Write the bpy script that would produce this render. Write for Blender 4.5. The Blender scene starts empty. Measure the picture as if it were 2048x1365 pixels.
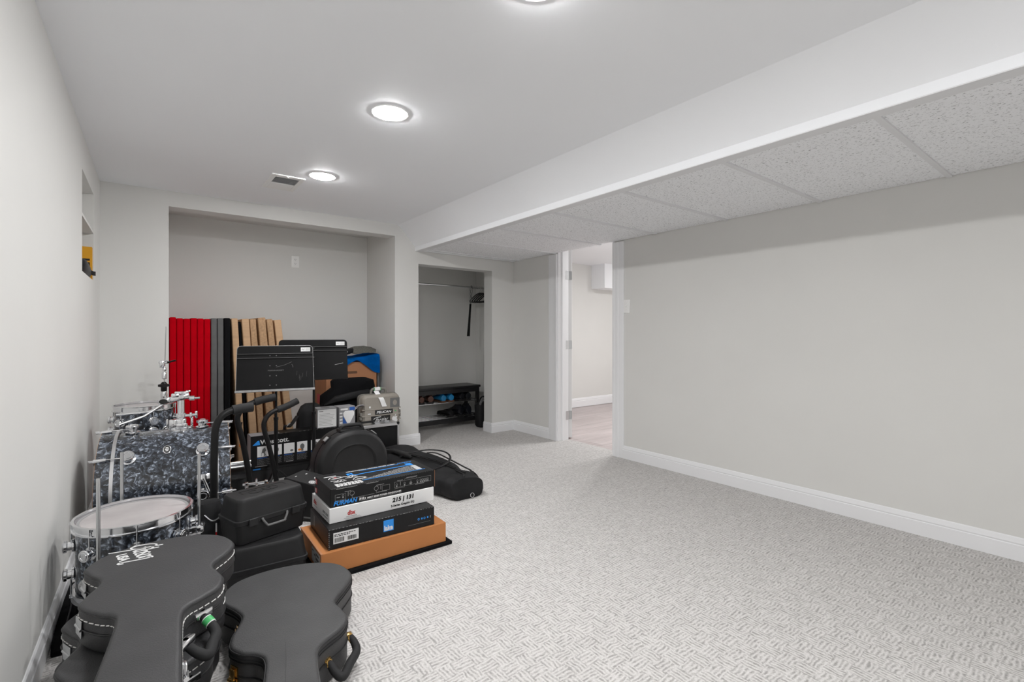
import bpy, bmesh, math, random
from mathutils import Vector, Matrix
S = bpy.context.scene
C = S.collection
PI = math.pi
R = math.radians
random.seed(7)

# ------------------------------------------------------------------ materials
def new_mat(name):
    m = bpy.data.materials.new(name); m.use_nodes = True
    nt = m.node_tree; b = nt.nodes['Principled BSDF']
    return m, nt, b
def srgb(r, g, b):
    f = lambda c: (c/255/12.92) if c/255 <= .04045 else ((c/255+.055)/1.055)**2.4
    return (f(r), f(g), f(b), 1)
def mat(name, col, rough=.5, metal=0, bump=None, var=0, vscale=20, coat=0, spec=None, stretch=None):
    """plain material; bump=(scale,strength,dist); var = brightness mottling of the paint itself"""
    m, nt, b = new_mat(name); L = nt.links.new
    b.inputs['Base Color'].default_value = col
    b.inputs['Roughness'].default_value = rough
    b.inputs['Metallic'].default_value = metal
    if coat: b.inputs['Coat Weight'].default_value = coat; b.inputs['Coat Roughness'].default_value = .08
    if spec is not None: b.inputs['Specular IOR Level'].default_value = spec
    tc = nt.nodes.new('ShaderNodeTexCoord'); src = tc.outputs['Object']
    if stretch:
        mp = nt.nodes.new('ShaderNodeMapping'); mp.inputs['Scale'].default_value = stretch
        L(src, mp.inputs[0]); src = mp.outputs[0]
    if bump:
        n = nt.nodes.new('ShaderNodeTexNoise'); n.inputs['Scale'].default_value = bump[0]; n.inputs['Detail'].default_value = 3
        L(src, n.inputs['Vector'])
        bp = nt.nodes.new('ShaderNodeBump'); bp.inputs['Strength'].default_value = bump[1]
        bp.inputs['Distance'].default_value = bump[2] if len(bump) > 2 else .002
        L(n.outputs['Fac'], bp.inputs['Height']); L(bp.outputs[0], b.inputs['Normal'])
    if var:
        n = nt.nodes.new('ShaderNodeTexNoise'); n.inputs['Scale'].default_value = vscale; n.inputs['Detail'].default_value = 4
        L(src, n.inputs['Vector'])
        r = nt.nodes.new('ShaderNodeValToRGB'); r.color_ramp.elements[0].position = .3; r.color_ramp.elements[1].position = .7
        r.color_ramp.elements[0].color = tuple(c*(1-var) for c in col[:3]) + (1,)
        r.color_ramp.elements[1].color = tuple(min(1, c*(1+var)) for c in col[:3]) + (1,)
        L(n.outputs['Fac'], r.inputs[0]); L(r.outputs[0], b.inputs['Base Color'])
    return m

M = {}
M['wall'] = mat('wall_paint', (.715, .712, .692, 1), .55, bump=(60, .05, .001), var=.012, vscale=2.5)
M['ceil'] = mat('ceiling_paint', (.93, .945, .97, 1), .6, bump=(35, .05, .001), var=.012, vscale=2)
M['trim'] = mat('white_trim_paint', (.84, .845, .86, 1), .35, bump=(8, .02))
M['door'] = mat('white_door_paint', (.8, .8, .8, 1), .35, bump=(8, .02))
M['grid'] = mat('painted_metal_grid', (.78, .785, .8, 1), .45, bump=(8, .02))
M['chrome'] = mat('chrome', (.82, .83, .85, 1), .13, 1, bump=(30, .02))
M['steel'] = mat('brushed_steel', (.62, .63, .64, 1), .3, 1, bump=(200, .05), stretch=(1, 1, .1))
M['alu'] = mat('aluminium_trim', (.72, .72, .73, 1), .35, 1, bump=(100, .04))
M['gold'] = mat('brass', (.72, .46, .16, 1), .22, 1, bump=(40, .05))
M['black'] = mat('black_plastic', (.009, .009, .0098, 1), .45, spec=.3, bump=(120, .08))
M['softblack'] = mat('black_nylon', (.0135, .0135, .0145, 1), .7, spec=.25, bump=(350, .25, .001), var=.25, vscale=10)
M['cloth'] = mat('black_fabric', (.006, .006, .007, 1), .9, spec=.12, bump=(250, .3, .002))
M['mould'] = mat('moulded_black_plastic', (.018, .018, .019, 1), .5, spec=.35, bump=(500, .22, .0012), var=.12, vscale=14)
M['leather'] = mat('black_grained_vinyl', (.038, .038, .04, 1), .5, bump=(300, .6, .0015), var=.16, vscale=7)
M['leather2'] = mat('charcoal_grained_vinyl', (.052, .052, .053, 1), .55, bump=(300, .7, .0017), var=.16, vscale=7)
M['piping'] = mat('black_piping', (.016, .016, .017, 1), .4, bump=(300, .1))
M['thread'] = mat('white_thread', (.75, .74, .72, 1), .7, bump=(400, .2))
M['rubber'] = mat('black_foam_rubber', (.02, .02, .021, 1), .7, spec=.3, bump=(500, .25, .001))
M['tube'] = mat('black_powder_coat', (.007, .007, .0075, 1), .42, spec=.3, bump=(300, .06))
M['desk'] = mat('black_stand_enamel', (.005, .005, .0055, 1), .5, spec=.17, bump=(60, .06), var=.3, vscale=6)
M['deskedge'] = mat('worn_grey_edge', (.3, .3, .3, 1), .45, bump=(40, .1), var=.25, vscale=30)
M['red'] = mat('red_felt', (.48, .0012, .008, 1), .95, spec=.04, bump=(400, .3, .001), var=.08, vscale=12)
M['greyfelt'] = mat('grey_felt', (.135, .135, .135, 1), .95, spec=.05, bump=(400, .3, .001), var=.1, vscale=12)
M['tan'] = mat('tan_fabric', (.56, .37, .225, 1), .9, spec=.08, bump=(300, .4, .001), var=.08, vscale=8, stretch=(1, 1, 6))
M['burlap'] = mat('burlap', (.47, .3, .175, 1), .95, spec=.05, bump=(420, .8, .002), var=.18, vscale=60)
M['card'] = mat('brown_cardboard', (.47, .195, .072, 1), .75, spec=.15, bump=(200, .05), var=.05, vscale=5)
M['card2'] = mat('pale_cardboard', (.42, .2, .105, 1), .75, spec=.15, bump=(200, .05), var=.06, vscale=5)
M['carton_black'] = mat('black_printed_card', (.009, .009, .0098, 1), .42, spec=.25, bump=(90, .04), var=.15, vscale=12)
M['carton_white'] = mat('white_printed_card', (.84, .84, .84, 1), .5, bump=(60, .03))
M['carton_grey'] = mat('grey_card', (.28, .28, .29, 1), .55, bump=(60, .04), var=.1, vscale=25)
M['white'] = mat('white_print', (.74, .74, .74, 1), .55, bump=(60, .02))
M['grey'] = mat('grey_print', (.3, .3, .3, 1), .55, bump=(60, .02))
M['midgrey'] = mat('dim_grey_print', (.14, .14, .14, 1), .55, bump=(60, .02))
M['blackp'] = mat('black_print', (.01, .01, .01, 1), .55, bump=(60, .02))
M['blue'] = mat('blue_print', (.02, .27, .78, 1), .5, bump=(60, .02))
M['dblue'] = mat('dark_blue_print', (.02, .1, .38, 1), .5, bump=(60, .02))
M['redp'] = mat('red_print', (.5, .012, .015, 1), .5, bump=(60, .02))
M['orange'] = mat('orange_print', (.75, .22, .02, 1), .5, bump=(60, .02))
M['green'] = mat('green_tape', (.06, .42, .13, 1), .5, bump=(60, .05))
M['yellow'] = mat('yellow_cover', (.75, .36, .01, 1), .5, bump=(60, .03))
M['paper'] = mat('paper_pages', (.7, .69, .64, 1), .8, bump=(300, .3), stretch=(1, 20, 1))
M['blanket'] = mat('blue_blanket', (.002, .17, .6, 1), .95, spec=.05, bump=(250, .6, .002), var=.15, vscale=14)
M['towel'] = mat('grey_brown_towel', (.15, .15, .13, 1), .95, bump=(200, 1, .006), var=.4, vscale=80)
M['hardcase'] = mat('taupe_case_resin', (.3, .275, .24, 1), .5, bump=(150, .1), var=.06, vscale=8)
M['greycase'] = mat('dark_taupe_resin', (.2, .19, .17, 1), .5, bump=(150, .1), var=.06, vscale=8)
M['tape'] = mat('white_cloth_tape', (.68, .68, .67, 1), .7, bump=(120, .3), var=.1, vscale=40)
M['wood'] = mat('bare_shell_edge', (.42, .25, .14, 1), .6, bump=(60, .1))
M['head'] = mat('drum_head_film', (.45, .42, .42, 1), .22, bump=(14, .04), var=.12, vscale=7)
M['white_plastic'] = mat('white_plastic', (.9, .9, .89, 1), .35, bump=(20, .02))
M['slot'] = mat('dark_slot', (.03, .03, .03, 1), .6, bump=(20, .02))
M['grille'] = mat('grey_vent_louvre', (.5, .5, .51, 1), .5, bump=(40, .05))
M['blackwood'] = mat('black_lacquered_wood', (.012, .012, .013, 1), .35, bump=(30, .05), stretch=(1, 8, 8))
M['shoebrown'] = mat('brown_shoe_leather', (.085, .03, .018, 1), .3, bump=(90, .08), var=.3, vscale=10)
M['shoeblue'] = mat('blue_shoe_leather', (.01, .19, .42, 1), .3, bump=(90, .08))
M['shoeblack'] = mat('black_shoe_leather', (.008, .009, .012, 1), .16, bump=(60, .05))
M['solebrown'] = mat('brown_sole', (.13, .06, .03, 1), .6, bump=(60, .1))
M['soleblack'] = mat('black_sole', (.01, .01, .01, 1), .6, bump=(60, .1))
M['clear'] = mat('pale_plastic', (.45, .45, .44, 1), .3, bump=(20, .05))

def lamp_mat():
    m, nt, b = new_mat('lamp_diffuser')
    b.inputs['Base Color'].default_value = (.9, .9, .9, 1)
    b.inputs['Emission Color'].default_value = (1, .995, .995, 1)
    b.inputs['Emission Strength'].default_value = LAMP
    return m
LAMP = 325
M['lamp'] = lamp_mat()

def carpet_mat():
    m, nt, b = new_mat('carpet'); L = nt.links.new; N = nt.nodes.new
    tc = N('ShaderNodeTexCoord'); P = tc.outputs['Object']
    n0 = N('ShaderNodeTexNoise'); n0.inputs['Scale'].default_value = 22; L(P, n0.inputs['Vector'])
    mx = N('ShaderNodeVectorMath'); mx.operation = 'MULTIPLY_ADD'
    L(n0.outputs['Color'], mx.inputs[0]); mx.inputs[1].default_value = (.02, .02, 0); L(P, mx.inputs[2])
    P2 = mx.outputs[0]
    ch = N('ShaderNodeTexChecker'); ch.inputs['Scale'].default_value = 17; L(P2, ch.inputs['Vector'])
    def rib(rot):
        mp = N('ShaderNodeMapping'); mp.inputs['Rotation'].default_value = (0, 0, rot); L(P2, mp.inputs[0])
        w = N('ShaderNodeTexWave'); w.inputs['Scale'].default_value = 23; w.inputs['Distortion'].default_value = 1.3
        w.inputs['Detail'].default_value = 2; w.inputs['Detail Scale'].default_value = 2
        L(mp.outputs[0], w.inputs['Vector']); return w.outputs['Fac']
    mixr = N('ShaderNodeMix'); mixr.data_type = 'FLOAT'
    L(ch.outputs['Fac'], mixr.inputs[0]); L(rib(0), mixr.inputs[2]); L(rib(PI/2), mixr.inputs[3])
    n1 = N('ShaderNodeTexNoise'); n1.inputs['Scale'].default_value = 170; n1.inputs['Detail'].default_value = 2; L(P, n1.inputs['Vector'])
    n2 = N('ShaderNodeTexNoise'); n2.inputs['Scale'].default_value = 12; n2.inputs['Detail'].default_value = 3; L(P, n2.inputs['Vector'])
    n3 = N('ShaderNodeTexNoise'); n3.inputs['Scale'].default_value = 48; n3.inputs['Detail'].default_value = 3; L(P, n3.inputs['Vector'])
    mr3 = N('ShaderNodeMapRange'); mr3.inputs[1].default_value = .32; mr3.inputs[2].default_value = .66; mr3.inputs[3].default_value = .1; mr3.inputs[4].default_value = 1.0; L(n3.outputs['Fac'], mr3.inputs[0])
    iv = N('ShaderNodeMath'); iv.operation = 'SUBTRACT'; iv.inputs[0].default_value = 1; L(mixr.outputs[0], iv.inputs[1])
    gr = N('ShaderNodeMath'); gr.operation = 'MULTIPLY'; L(iv.outputs[0], gr.inputs[0]); L(mr3.outputs[0], gr.inputs[1])
    rb = N('ShaderNodeMath'); rb.operation = 'SUBTRACT'; rb.inputs[0].default_value = 1; L(gr.outputs[0], rb.inputs[1])
    add = N('ShaderNodeMath'); add.operation = 'MULTIPLY_ADD'; L(n1.outputs['Fac'], add.inputs[0]); add.inputs[1].default_value = 1.0; L(rb.outputs[0], add.inputs[2])
    add2 = N('ShaderNodeMath'); add2.operation = 'MULTIPLY_ADD'; L(n2.outputs['Fac'], add2.inputs[0]); add2.inputs[1].default_value = .35; L(add.outputs[0], add2.inputs[2])
    r = N('ShaderNodeValToRGB'); cr = r.color_ramp
    cr.elements[0].position = .45; cr.elements[0].color = (.35, .338, .327, 1)
    cr.elements[1].position = 1.0; cr.elements[1].color = (.68, .662, .648, 1)
    mr = N('ShaderNodeMath'); mr.operation = 'MULTIPLY'; mr.inputs[1].default_value = .56; L(add2.outputs[0], mr.inputs[0])
    L(mr.outputs[0], r.inputs[0]); L(r.outputs[0], b.inputs['Base Color'])
    bp = N('ShaderNodeBump'); bp.inputs['Strength'].default_value = .6; bp.inputs['Distance'].default_value = .004
    L(add.outputs[0], bp.inputs['Height']); L(bp.outputs[0], b.inputs['Normal'])
    b.inputs['Roughness'].default_value = .95; b.inputs['Specular IOR Level'].default_value = .15
    return m
M['carpet'] = carpet_mat()

def tile_mat():
    m, nt, b = new_mat('fissured_tile'); L = nt.links.new; N = nt.nodes.new
    tc = N('ShaderNodeTexCoord')
    mp = N('ShaderNodeMapping'); mp.inputs['Scale'].default_value = (230, 85, 90); L(tc.outputs['Object'], mp.inputs[0])
    n = N('ShaderNodeTexNoise'); n.inputs['Scale'].default_value = 1; n.inputs['Detail'].default_value = 3; n.inputs['Distortion'].default_value = .6
    L(mp.outputs[0], n.inputs['Vector'])
    r = N('ShaderNodeValToRGB'); cr = r.color_ramp
    cr.elements[0].position = .33; cr.elements[0].color = (.24, .24, .245, 1)
    cr.elements[1].position = .40; cr.elements[1].color = (.92, .93, .95, 1)
    L(n.outputs['Fac'], r.inputs[0]); L(r.outputs[0], b.inputs['Base Color'])
    bp = N('ShaderNodeBump'); bp.inputs['Strength'].default_value = .5; bp.inputs['Distance'].default_value = .003
    L(r.outputs[0], bp.inputs['Height']); L(bp.outputs[0], b.inputs['Normal'])
    b.inputs['Roughness'].default_value = .85
    return m
M['tile'] = tile_mat()

def pearl_mat():
    m, nt, b = new_mat('black_pearl_wrap'); L = nt.links.new; N = nt.nodes.new
    tc = N('ShaderNodeTexCoord')
    w = N('ShaderNodeTexNoise'); w.inputs['Scale'].default_value = 34; w.inputs['Detail'].default_value = 4; w.inputs['Distortion'].default_value = 1.6
    L(tc.outputs['Object'], w.inputs['Vector'])
    v = N('ShaderNodeTexVoronoi'); v.inputs['Scale'].default_value = 52; v.feature = 'SMOOTH_F1'
    mx = N('ShaderNodeVectorMath'); mx.operation = 'MULTIPLY_ADD'; L(w.outputs['Color'], mx.inputs[0]); mx.inputs[1].default_value = (.07, .07, .07); L(tc.outputs['Object'], mx.inputs[2])
    L(mx.outputs[0], v.inputs['Vector'])
    ad = N('ShaderNodeMath'); ad.operation = 'MULTIPLY_ADD'; L(v.outputs['Distance'], ad.inputs[0]); ad.inputs[1].default_value = -.55; L(w.outputs['Fac'], ad.inputs[2])
    r = N('ShaderNodeValToRGB'); cr = r.color_ramp
    cr.elements[0].position = .14; cr.elements[0].color = (.007, .008, .011, 1)
    cr.elements[1].position = .52; cr.elements[1].color = (.42, .48, .57, 1)
    e = cr.elements.new(.33); e.color = (.06, .072, .095, 1)
    L(ad.outputs[0], r.inputs[0]); L(r.outputs[0], b.inputs['Base Color'])
    b.inputs['Roughness'].default_value = .3; b.inputs['Metallic'].default_value = .25
    b.inputs['Coat Weight'].default_value = 1; b.inputs['Coat Roughness'].default_value = .04
    return m
M['pearl'] = pearl_mat()

def laminate_mat():
    m, nt, b = new_mat('laminate_planks'); L = nt.links.new; N = nt.nodes.new
    tc = N('ShaderNodeTexCoord')
    br = N('ShaderNodeTexBrick'); br.inputs['Scale'].default_value = 1; br.inputs['Brick Width'].default_value = 1.2; br.inputs['Row Height'].default_value = .17
    br.inputs['Mortar Size'].default_value = .002; br.inputs['Color1'].default_value = (.50, .44, .435, 1); br.inputs['Color2'].default_value = (.43, .37, .365, 1); br.inputs['Mortar'].default_value = (.27, .22, .21, 1)
    L(tc.outputs['Object'], br.inputs['Vector'])
    mp = N('ShaderNodeMapping'); mp.inputs['Scale'].default_value = (2, 30, 2); L(tc.outputs['Object'], mp.inputs[0])
    n = N('ShaderNodeTexNoise'); n.inputs['Scale'].default_value = 1; n.inputs['Detail'].default_value = 4; L(mp.outputs[0], n.inputs['Vector'])
    mix = N('ShaderNodeMix'); mix.data_type = 'RGBA'; mix.blend_type = 'OVERLAY'; mix.inputs[0].default_value = .4
    L(br.outputs['Color'], mix.inputs[6]); L(n.outputs['Fac'], mix.inputs[7]); L(mix.outputs[2], b.inputs['Base Color'])
    b.inputs['Roughness'].default_value = .35
    return m
M['laminate'] = laminate_mat()

# ------------------------------------------------------------------ mesh helpers
def BM(): return bmesh.new()
def finish(name, bm, m, parent=None, ang=35, loc=None):
    bmesh.ops.recalc_face_normals(bm, faces=bm.faces[:])
    me = bpy.data.meshes.new(name); bm.to_mesh(me); bm.free()
    me.materials.append(M[m] if isinstance(m, str) else m)
    me.shade_smooth(); me.set_sharp_from_angle(angle=R(ang))
    o = bpy.data.objects.new(name, me); C.objects.link(o)
    if parent: o.parent = parent
    if loc: o.location = loc
    return o
def tag(o, label, cat, group=None, kind=None):
    o['label'] = label; o['category'] = cat
    if group: o['group'] = group
    if kind: o['kind'] = kind
    return o
def thing(name, label, cat, loc=(0, 0, 0), rz=0, group=None):
    o = bpy.data.objects.new(name, None); C.objects.link(o)
    o.empty_display_size = .05; o.location = loc; o.rotation_euler = (0, 0, rz)
    return tag(o, label, cat, group)
def struct(name, bm, m, ang=35):
    o = finish(name, bm, m, None, ang); o['kind'] = 'structure'; return o
def dup(root, loc, rz, label, group=None, tilt=None):
    r = root.copy(); C.objects.link(r); r.location = loc; r.rotation_euler = (0 if not tilt else tilt[0], 0 if not tilt else tilt[1], rz)
    r['label'] = label
    if group: r['group'] = group
    for ch in list(root.children):
        c = ch.copy(); C.objects.link(c); c.parent = r
        for g in list(ch.children):
            d = g.copy(); C.objects.link(d); d.parent = c
    return r
def dup_part(o):
    c = o.copy(); C.objects.link(c); return c

def box(bm, c, s, rz=0, bev=0, seg=2, rot=None):
    mt = Matrix.Translation(c) @ (rot if rot is not None else Matrix.Rotation(rz, 4, 'Z')) @ Matrix.Diagonal((s[0], s[1], s[2], 1))
    g = bmesh.ops.create_cube(bm, size=1, matrix=mt)
    if bev:
        es = list({e for v in g['verts'] for e in v.link_edges})
        bmesh.ops.bevel(bm, geom=es, offset=bev, segments=seg, profile=.5, affect='EDGES')
def bx(bm, x0, x1, y0, y1, z0, z1, bev=0, seg=2):
    box(bm, ((x0+x1)/2, (y0+y1)/2, (z0+z1)/2), (x1-x0, y1-y0, z1-z0), 0, bev, seg)
def frame(d):
    d = Vector(d).normalized(); a = Vector((0, 0, 1)) if abs(d.z) < .9 else Vector((1, 0, 0))
    u = d.cross(a).normalized(); return u, d.cross(u).normalized(), d
def cyl(bm, p0, p1, r0, r1=None, n=20):
    p0, p1 = Vector(p0), Vector(p1); r1 = r0 if r1 is None else r1
    u, v, d = frame(p1-p0)
    A = [bm.verts.new(p0+(u*math.cos(t)+v*math.sin(t))*r0) for t in [2*PI*i/n for i in range(n)]]
    B = [bm.verts.new(p1+(u*math.cos(t)+v*math.sin(t))*r1) for t in [2*PI*i/n for i in range(n)]]
    for i in range(n):
        bm.faces.new((A[i], A[(i+1) % n], B[(i+1) % n], B[i]))
    bm.faces.new(A[::-1]); bm.faces.new(B)
def loft(bm, rings, cap=True, closed=False):
    V = [[bm.verts.new(p) for p in r] for r in rings]; n = len(rings[0]); k = len(V)
    for a in range(k if closed else k-1):
        for i in range(n):
            bm.faces.new((V[a][i], V[a][(i+1) % n], V[(a+1) % k][(i+1) % n], V[(a+1) % k][i]))
    if cap and not closed:
        bm.faces.new(V[0][::-1]); bm.faces.new(V[-1])
    return V
def tube(bm, pts, r, n=10, closed=False, flat=None):
    pts = [Vector(p) for p in pts]; k = len(pts); rings = []; up = None
    for i, p in enumerate(pts):
        if closed: d = pts[(i+1) % k]-pts[i-1]
        else: d = pts[min(i+1, k-1)]-pts[max(i-1, 0)]
        d.normalize()
        if up is None: up = frame(d)[0]
        up = (up-d*up.dot(d)).normalized(); v = d.cross(up)
        rr = r[i] if isinstance(r, (list, tuple)) else r
        fl = flat or 1
        rings.append([p+(up*math.cos(t)+v*math.sin(t)*fl)*rr for t in [2*PI*j/n for j in range(n)]])
    loft(bm, rings, True, closed)
def spline(pts, n=8, closed=False):
    P = [Vector(p) for p in pts]; k = len(P); out = []
    for i in range(k if closed else k-1):
        if closed: a, b, c, d = P[i-1], P[i], P[(i+1) % k], P[(i+2) % k]
        else: a, b, c, d = P[max(i-1, 0)], P[i], P[i+1], P[min(i+2, k-1)]
        for j in range(n):
            t = j/n
            out.append(.5*((2*b)+(c-a)*t+(2*a-5*b+4*c-d)*t*t+(3*b-a-3*c+d)*t**3))
    if not closed: out.append(P[-1])
    return out
def lathe(bm, prof, mt=Matrix(), n=48, cap=True):
    rings = [[mt @ Vector((r*math.cos(t), r*math.sin(t), z)) for t in [2*PI*i/n for i in range(n)]] for r, z in prof]
    loft(bm, rings, cap)
def ring(bm, r0, r1, z0, z1, mt=Matrix(), n=56):
    pr = [(r0, z0), (r1, z0), (r1, z1), (r0, z1)]
    rings = [[mt @ Vector((r*math.cos(t), r*math.sin(t), z)) for r, z in pr] for t in [2*PI*i/n for i in range(n)]]
    loft(bm, rings, False, True)
def torus(bm, R0, r, mt=Matrix(), n=48, k=10, sx=1):
    rings = [[mt @ Vector(((R0+r*math.cos(q))*math.cos(t), (R0+r*math.cos(q))*math.sin(t), r*sx*math.sin(q))) for q in [2*PI*j/k for j in range(k)]] for t in [2*PI*i/n for i in range(n)]]
    loft(bm, rings, False, True)
def offset(pl, d):
    """inset a counter-clockwise closed 2-D outline by d"""
    k = len(pl); out = []
    for i in range(k):
        t = (pl[(i+1) % k]-pl[i-1]).normalized(); out.append(pl[i]+Vector((-t.y, t.x))*d)
    return out
def layers(bm, pl, lay, mt=Matrix()):
    loft(bm, [[mt @ Vector((p.x, p.y, z)) for p in offset(pl, d)] for d, z in lay])
def rrect(w, h, r, n=6):
    out = []
    for cx, cy, a in ((w/2-r, h/2-r, 0), (-w/2+r, h/2-r, 90), (-w/2+r, -h/2+r, 180), (w/2-r, -h/2+r, 270)):
        for i in range(n+1):
            t = R(a+90*i/n); out.append(Vector((cx+r*math.cos(t), cy+r*math.sin(t))))
    return out
def noisev(p, s, seed=0):
    from mathutils import noise
    return noise.noise(Vector(p)*s+Vector((seed*3.1, seed*1.7, seed)))
def blob(bm, secs, n=28, seed=0, amp=.012, ns=9):
    """secs: list of (centre, half-width vec, half-height vec) -> soft superelliptic loft with folds"""
    rings = []
    for c, u, v in secs:
        c, u, v = Vector(c), Vector(u), Vector(v); rg = []
        for i in range(n):
            t = 2*PI*i/n; ct, st = math.cos(t), math.sin(t)
            q = lambda x: math.copysign(abs(x)**.62, x)
            p = c+u*q(ct)+v*q(st); d = (p-c)
            if d.length > 1e-6: p = p+d.normalized()*amp*noisev(p, ns, seed)
            rg.append(p)
        rings.append(rg)
    loft(bm, rings)
def floor_clip(bm, z):
    for v in bm.verts:
        if v.co.z < z: v.co.z = z
def frm(o, x, y):
    x = Vector(x).normalized(); y = Vector(y).normalized(); z = x.cross(y)
    return Matrix(((x.x, y.x, z.x, o[0]), (x.y, y.y, z.y, o[1]), (x.z, y.z, z.z, o[2]), (0, 0, 0, 1)))
def text_bm(bm, s, o, x, y, w, h, shear=0, bold=0, th=.0006):
    """lettering whose box is w by h, lower left corner o, reading along x with its tops along y"""
    cu = bpy.data.curves.new('lettering', 'FONT'); cu.body = s; cu.size = 1; cu.shear = shear; cu.offset = bold; cu.extrude = .5; cu.resolution_u = 3
    ob = bpy.data.objects.new('lettering', cu); C.objects.link(ob); bpy.context.view_layer.update()
    me = bpy.data.meshes.new_from_object(ob.evaluated_get(bpy.context.evaluated_depsgraph_get()))
    bpy.data.objects.remove(ob); bpy.data.curves.remove(cu)
    xs = [v.co.x for v in me.vertices]; ys = [v.co.y for v in me.vertices]
    x0, x1, y0, y1 = min(xs), max(xs), min(ys), max(ys)
    mt = frm(o, x, y) @ Matrix.Diagonal((w/(x1-x0), h/(y1-y0), th, 1)) @ Matrix.Translation((-x0, -y0, .5))
    me.transform(mt); bm.from_mesh(me); bpy.data.meshes.remove(me)
def plate(bm, o, x, y, w, h, th=.0006):
    mt = frm(o, x, y) @ Matrix.Translation((w/2, h/2, th/2)) @ Matrix.Diagonal((w, h, th, 1))
    bmesh.ops.create_cube(bm, size=1, matrix=mt)
def poly(bm, o, x, y, pts, th=.0006):
    mt = frm(o, x, y); k = len(pts)
    loft(bm, [[mt @ Vector((p[0], p[1], 0)) for p in pts], [mt @ Vector((p[0], p[1], th)) for p in pts]])
def stroke(bm, o, x, y, pts, wd, th=.0006, n=6):
    """pen stroke lying on a surface"""
    mt = frm(o, x, y); sp = spline([Vector((p[0], p[1], 0)) for p in pts], n); k = len(sp); Lr = []
    for i, p in enumerate(sp):
        d = (sp[min(i+1, k-1)]-sp[max(i-1, 0)]).normalized(); nn = Vector((-d.y, d.x, 0))*wd/2
        Lr.append([mt @ (p+nn), mt @ (p-nn), mt @ (p-nn+Vector((0, 0, th))), mt @ (p+nn+Vector((0, 0, th)))])
    loft(bm, Lr)
X, Y, Z = (1, 0, 0), (0, 1, 0), (0, 0, 1)
NX, NY = (-1, 0, 0), (0, -1, 0)
def part_text(parent, m, s, *a, name='printed_text', **k):
    bm = BM(); text_bm(bm, s, *a, **k); return finish(name, bm, m, parent)

# ------------------------------------------------------------------ room shell
YB = -2.6          # wall behind the camera
E0 = 4.375         # end wall
RX = 3.37          # right wall
HC = 2.16          # plaster ceiling
HT = 1.925         # tile ceiling
LW = lambda y: -.245-.014*(E0-y)
bm = BM(); bx(bm, -.8, 3.51, YB-.2, 5.4, -.1, 0); struct('floor', bm, 'carpet')
bm = BM(); bx(bm, 3.51, 6.7, 1.9, 5.4, -.1, -.004); struct('floor.001', bm, 'laminate')
# left wall with a recessed niche (Y 3.36-3.95, z 1.43-1.965)
def lwall(bm, y0, y1, z0, z1, d0=0, d1=.22):
    pts = [(LW(y0)-d0, y0), (LW(y1)-d0, y1), (LW(y1)-d1, y1), (LW(y0)-d1, y0)]
    loft(bm, [[Vector((a, b, z)) for a, b in pts] for z in (z0, z1)])
NY0, NY1, NZ0, NZ1 = 3.37, 3.955, 1.43, 1.968
bm = BM()
lwall(bm, YB-.1, NY0, 0, HC+.1); lwall(bm, NY1, 5.3, 0, HC+.1); lwall(bm, NY0, NY1, 0, NZ0); lwall(bm, NY0, NY1, NZ1, HC+.1)
lwall(bm, NY0, NY1, NZ0, NZ1, .13, .22); lwall(bm, NY0, NY1, 1.722, 1.738, .0, .13)
struct('wall_left', bm, 'wall')
# end wall with the alcove and the closet behind it
AX0, AX1, AH = .144, 1.923, 2.046
CX0, CX1, CH = 2.172, 3.066, 1.797
T = .155
bm = BM()
bx(bm, -.3, AX0, E0, 5.3, 0, HC+.1)
bx(bm, AX0, AX1, E0, E0+T, AH, HC+.1)
bx(bm, AX0-.01, AX1+.01, 5.11, 5.3, 0, HC+.1)
bx(bm, AX0, AX1, E0+T, 5.11, 2.138, HC+.1)
bx(bm, AX1, CX0, E0, E0+T, 0, HC+.1); bx(bm, AX1, CX0-.12, E0+T, 5.3, 0, HC+.1)
bx(bm, CX0, CX1, E0, E0+T, CH, HC+.1)
bx(bm, CX1, 3.52, E0, E0+T, 0, HC+.1)
bx(bm, CX0-.13, 3.52, 5.25, 5.4, 0, HC+.1); bx(bm, 3.425, 3.52, E0+T, 5.25, 0, HC+.1)
bx(bm, CX0-.12, 3.425, E0+T, 5.25, 2.1, HC+.1)
struct('wall_end', bm, 'wall')
# right wall with the doorway
DY0, DY1, DH = 2.885, 3.64, 2.03
bm = BM(); bx(bm, RX, RX+.14, YB-.1, DY0, 0, HC+.1); bx(bm, RX, RX+.14, DY1, E0+.01, 0, HC+.1); bx(bm, RX, RX+.14, DY0, DY1, DH, HC+.1)
struct('wall_right', bm, 'wall')
bm = BM(); bx(bm, -.7, 3.51, YB-.2, YB, 0, HC+.1); struct('wall_back', bm, 'wall')
# ceiling with the sloped soffit face
bm = BM()
prof = [(-.7, HC), (1.9, HC), (1.95, HC-.006), (1.985, HC-.03)] + [(2.13, 1.968), (2.136, 1.962), (2.136, HT-.002), (2.139, HT-.002), (2.139, HC+.12), (-.7, HC+.12)]
loft(bm, [[Vector((a, y, z)) for a, z in prof] for y in (YB, E0)])
struct('ceiling', bm, 'ceil', 20)
bm = BM(); bx(bm, 2.2, RX-.004, YB, E0-.006, HT+.006, HT+.02); struct('ceiling.001', bm, 'tile')
bm = BM(); bx(bm, 2.16, RX, YB, E0, HC+.05, HC+.12); struct('ceiling.002', bm, 'ceil')
bm = BM(); bx(bm, 2.1365, 2.205, YB, E0-.001, HT-.006, HT+.008)
y = -2.44
while y < 4.3:
    bx(bm, 2.2, RX-.003, y-.012, y+.012, HT-.002, HT+.008); y += .61
bx(bm, 2.2, RX-.003, E0-.03, E0-.008, HT-.002, HT+.008)
struct('trim_1', bm, 'grid')
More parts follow.
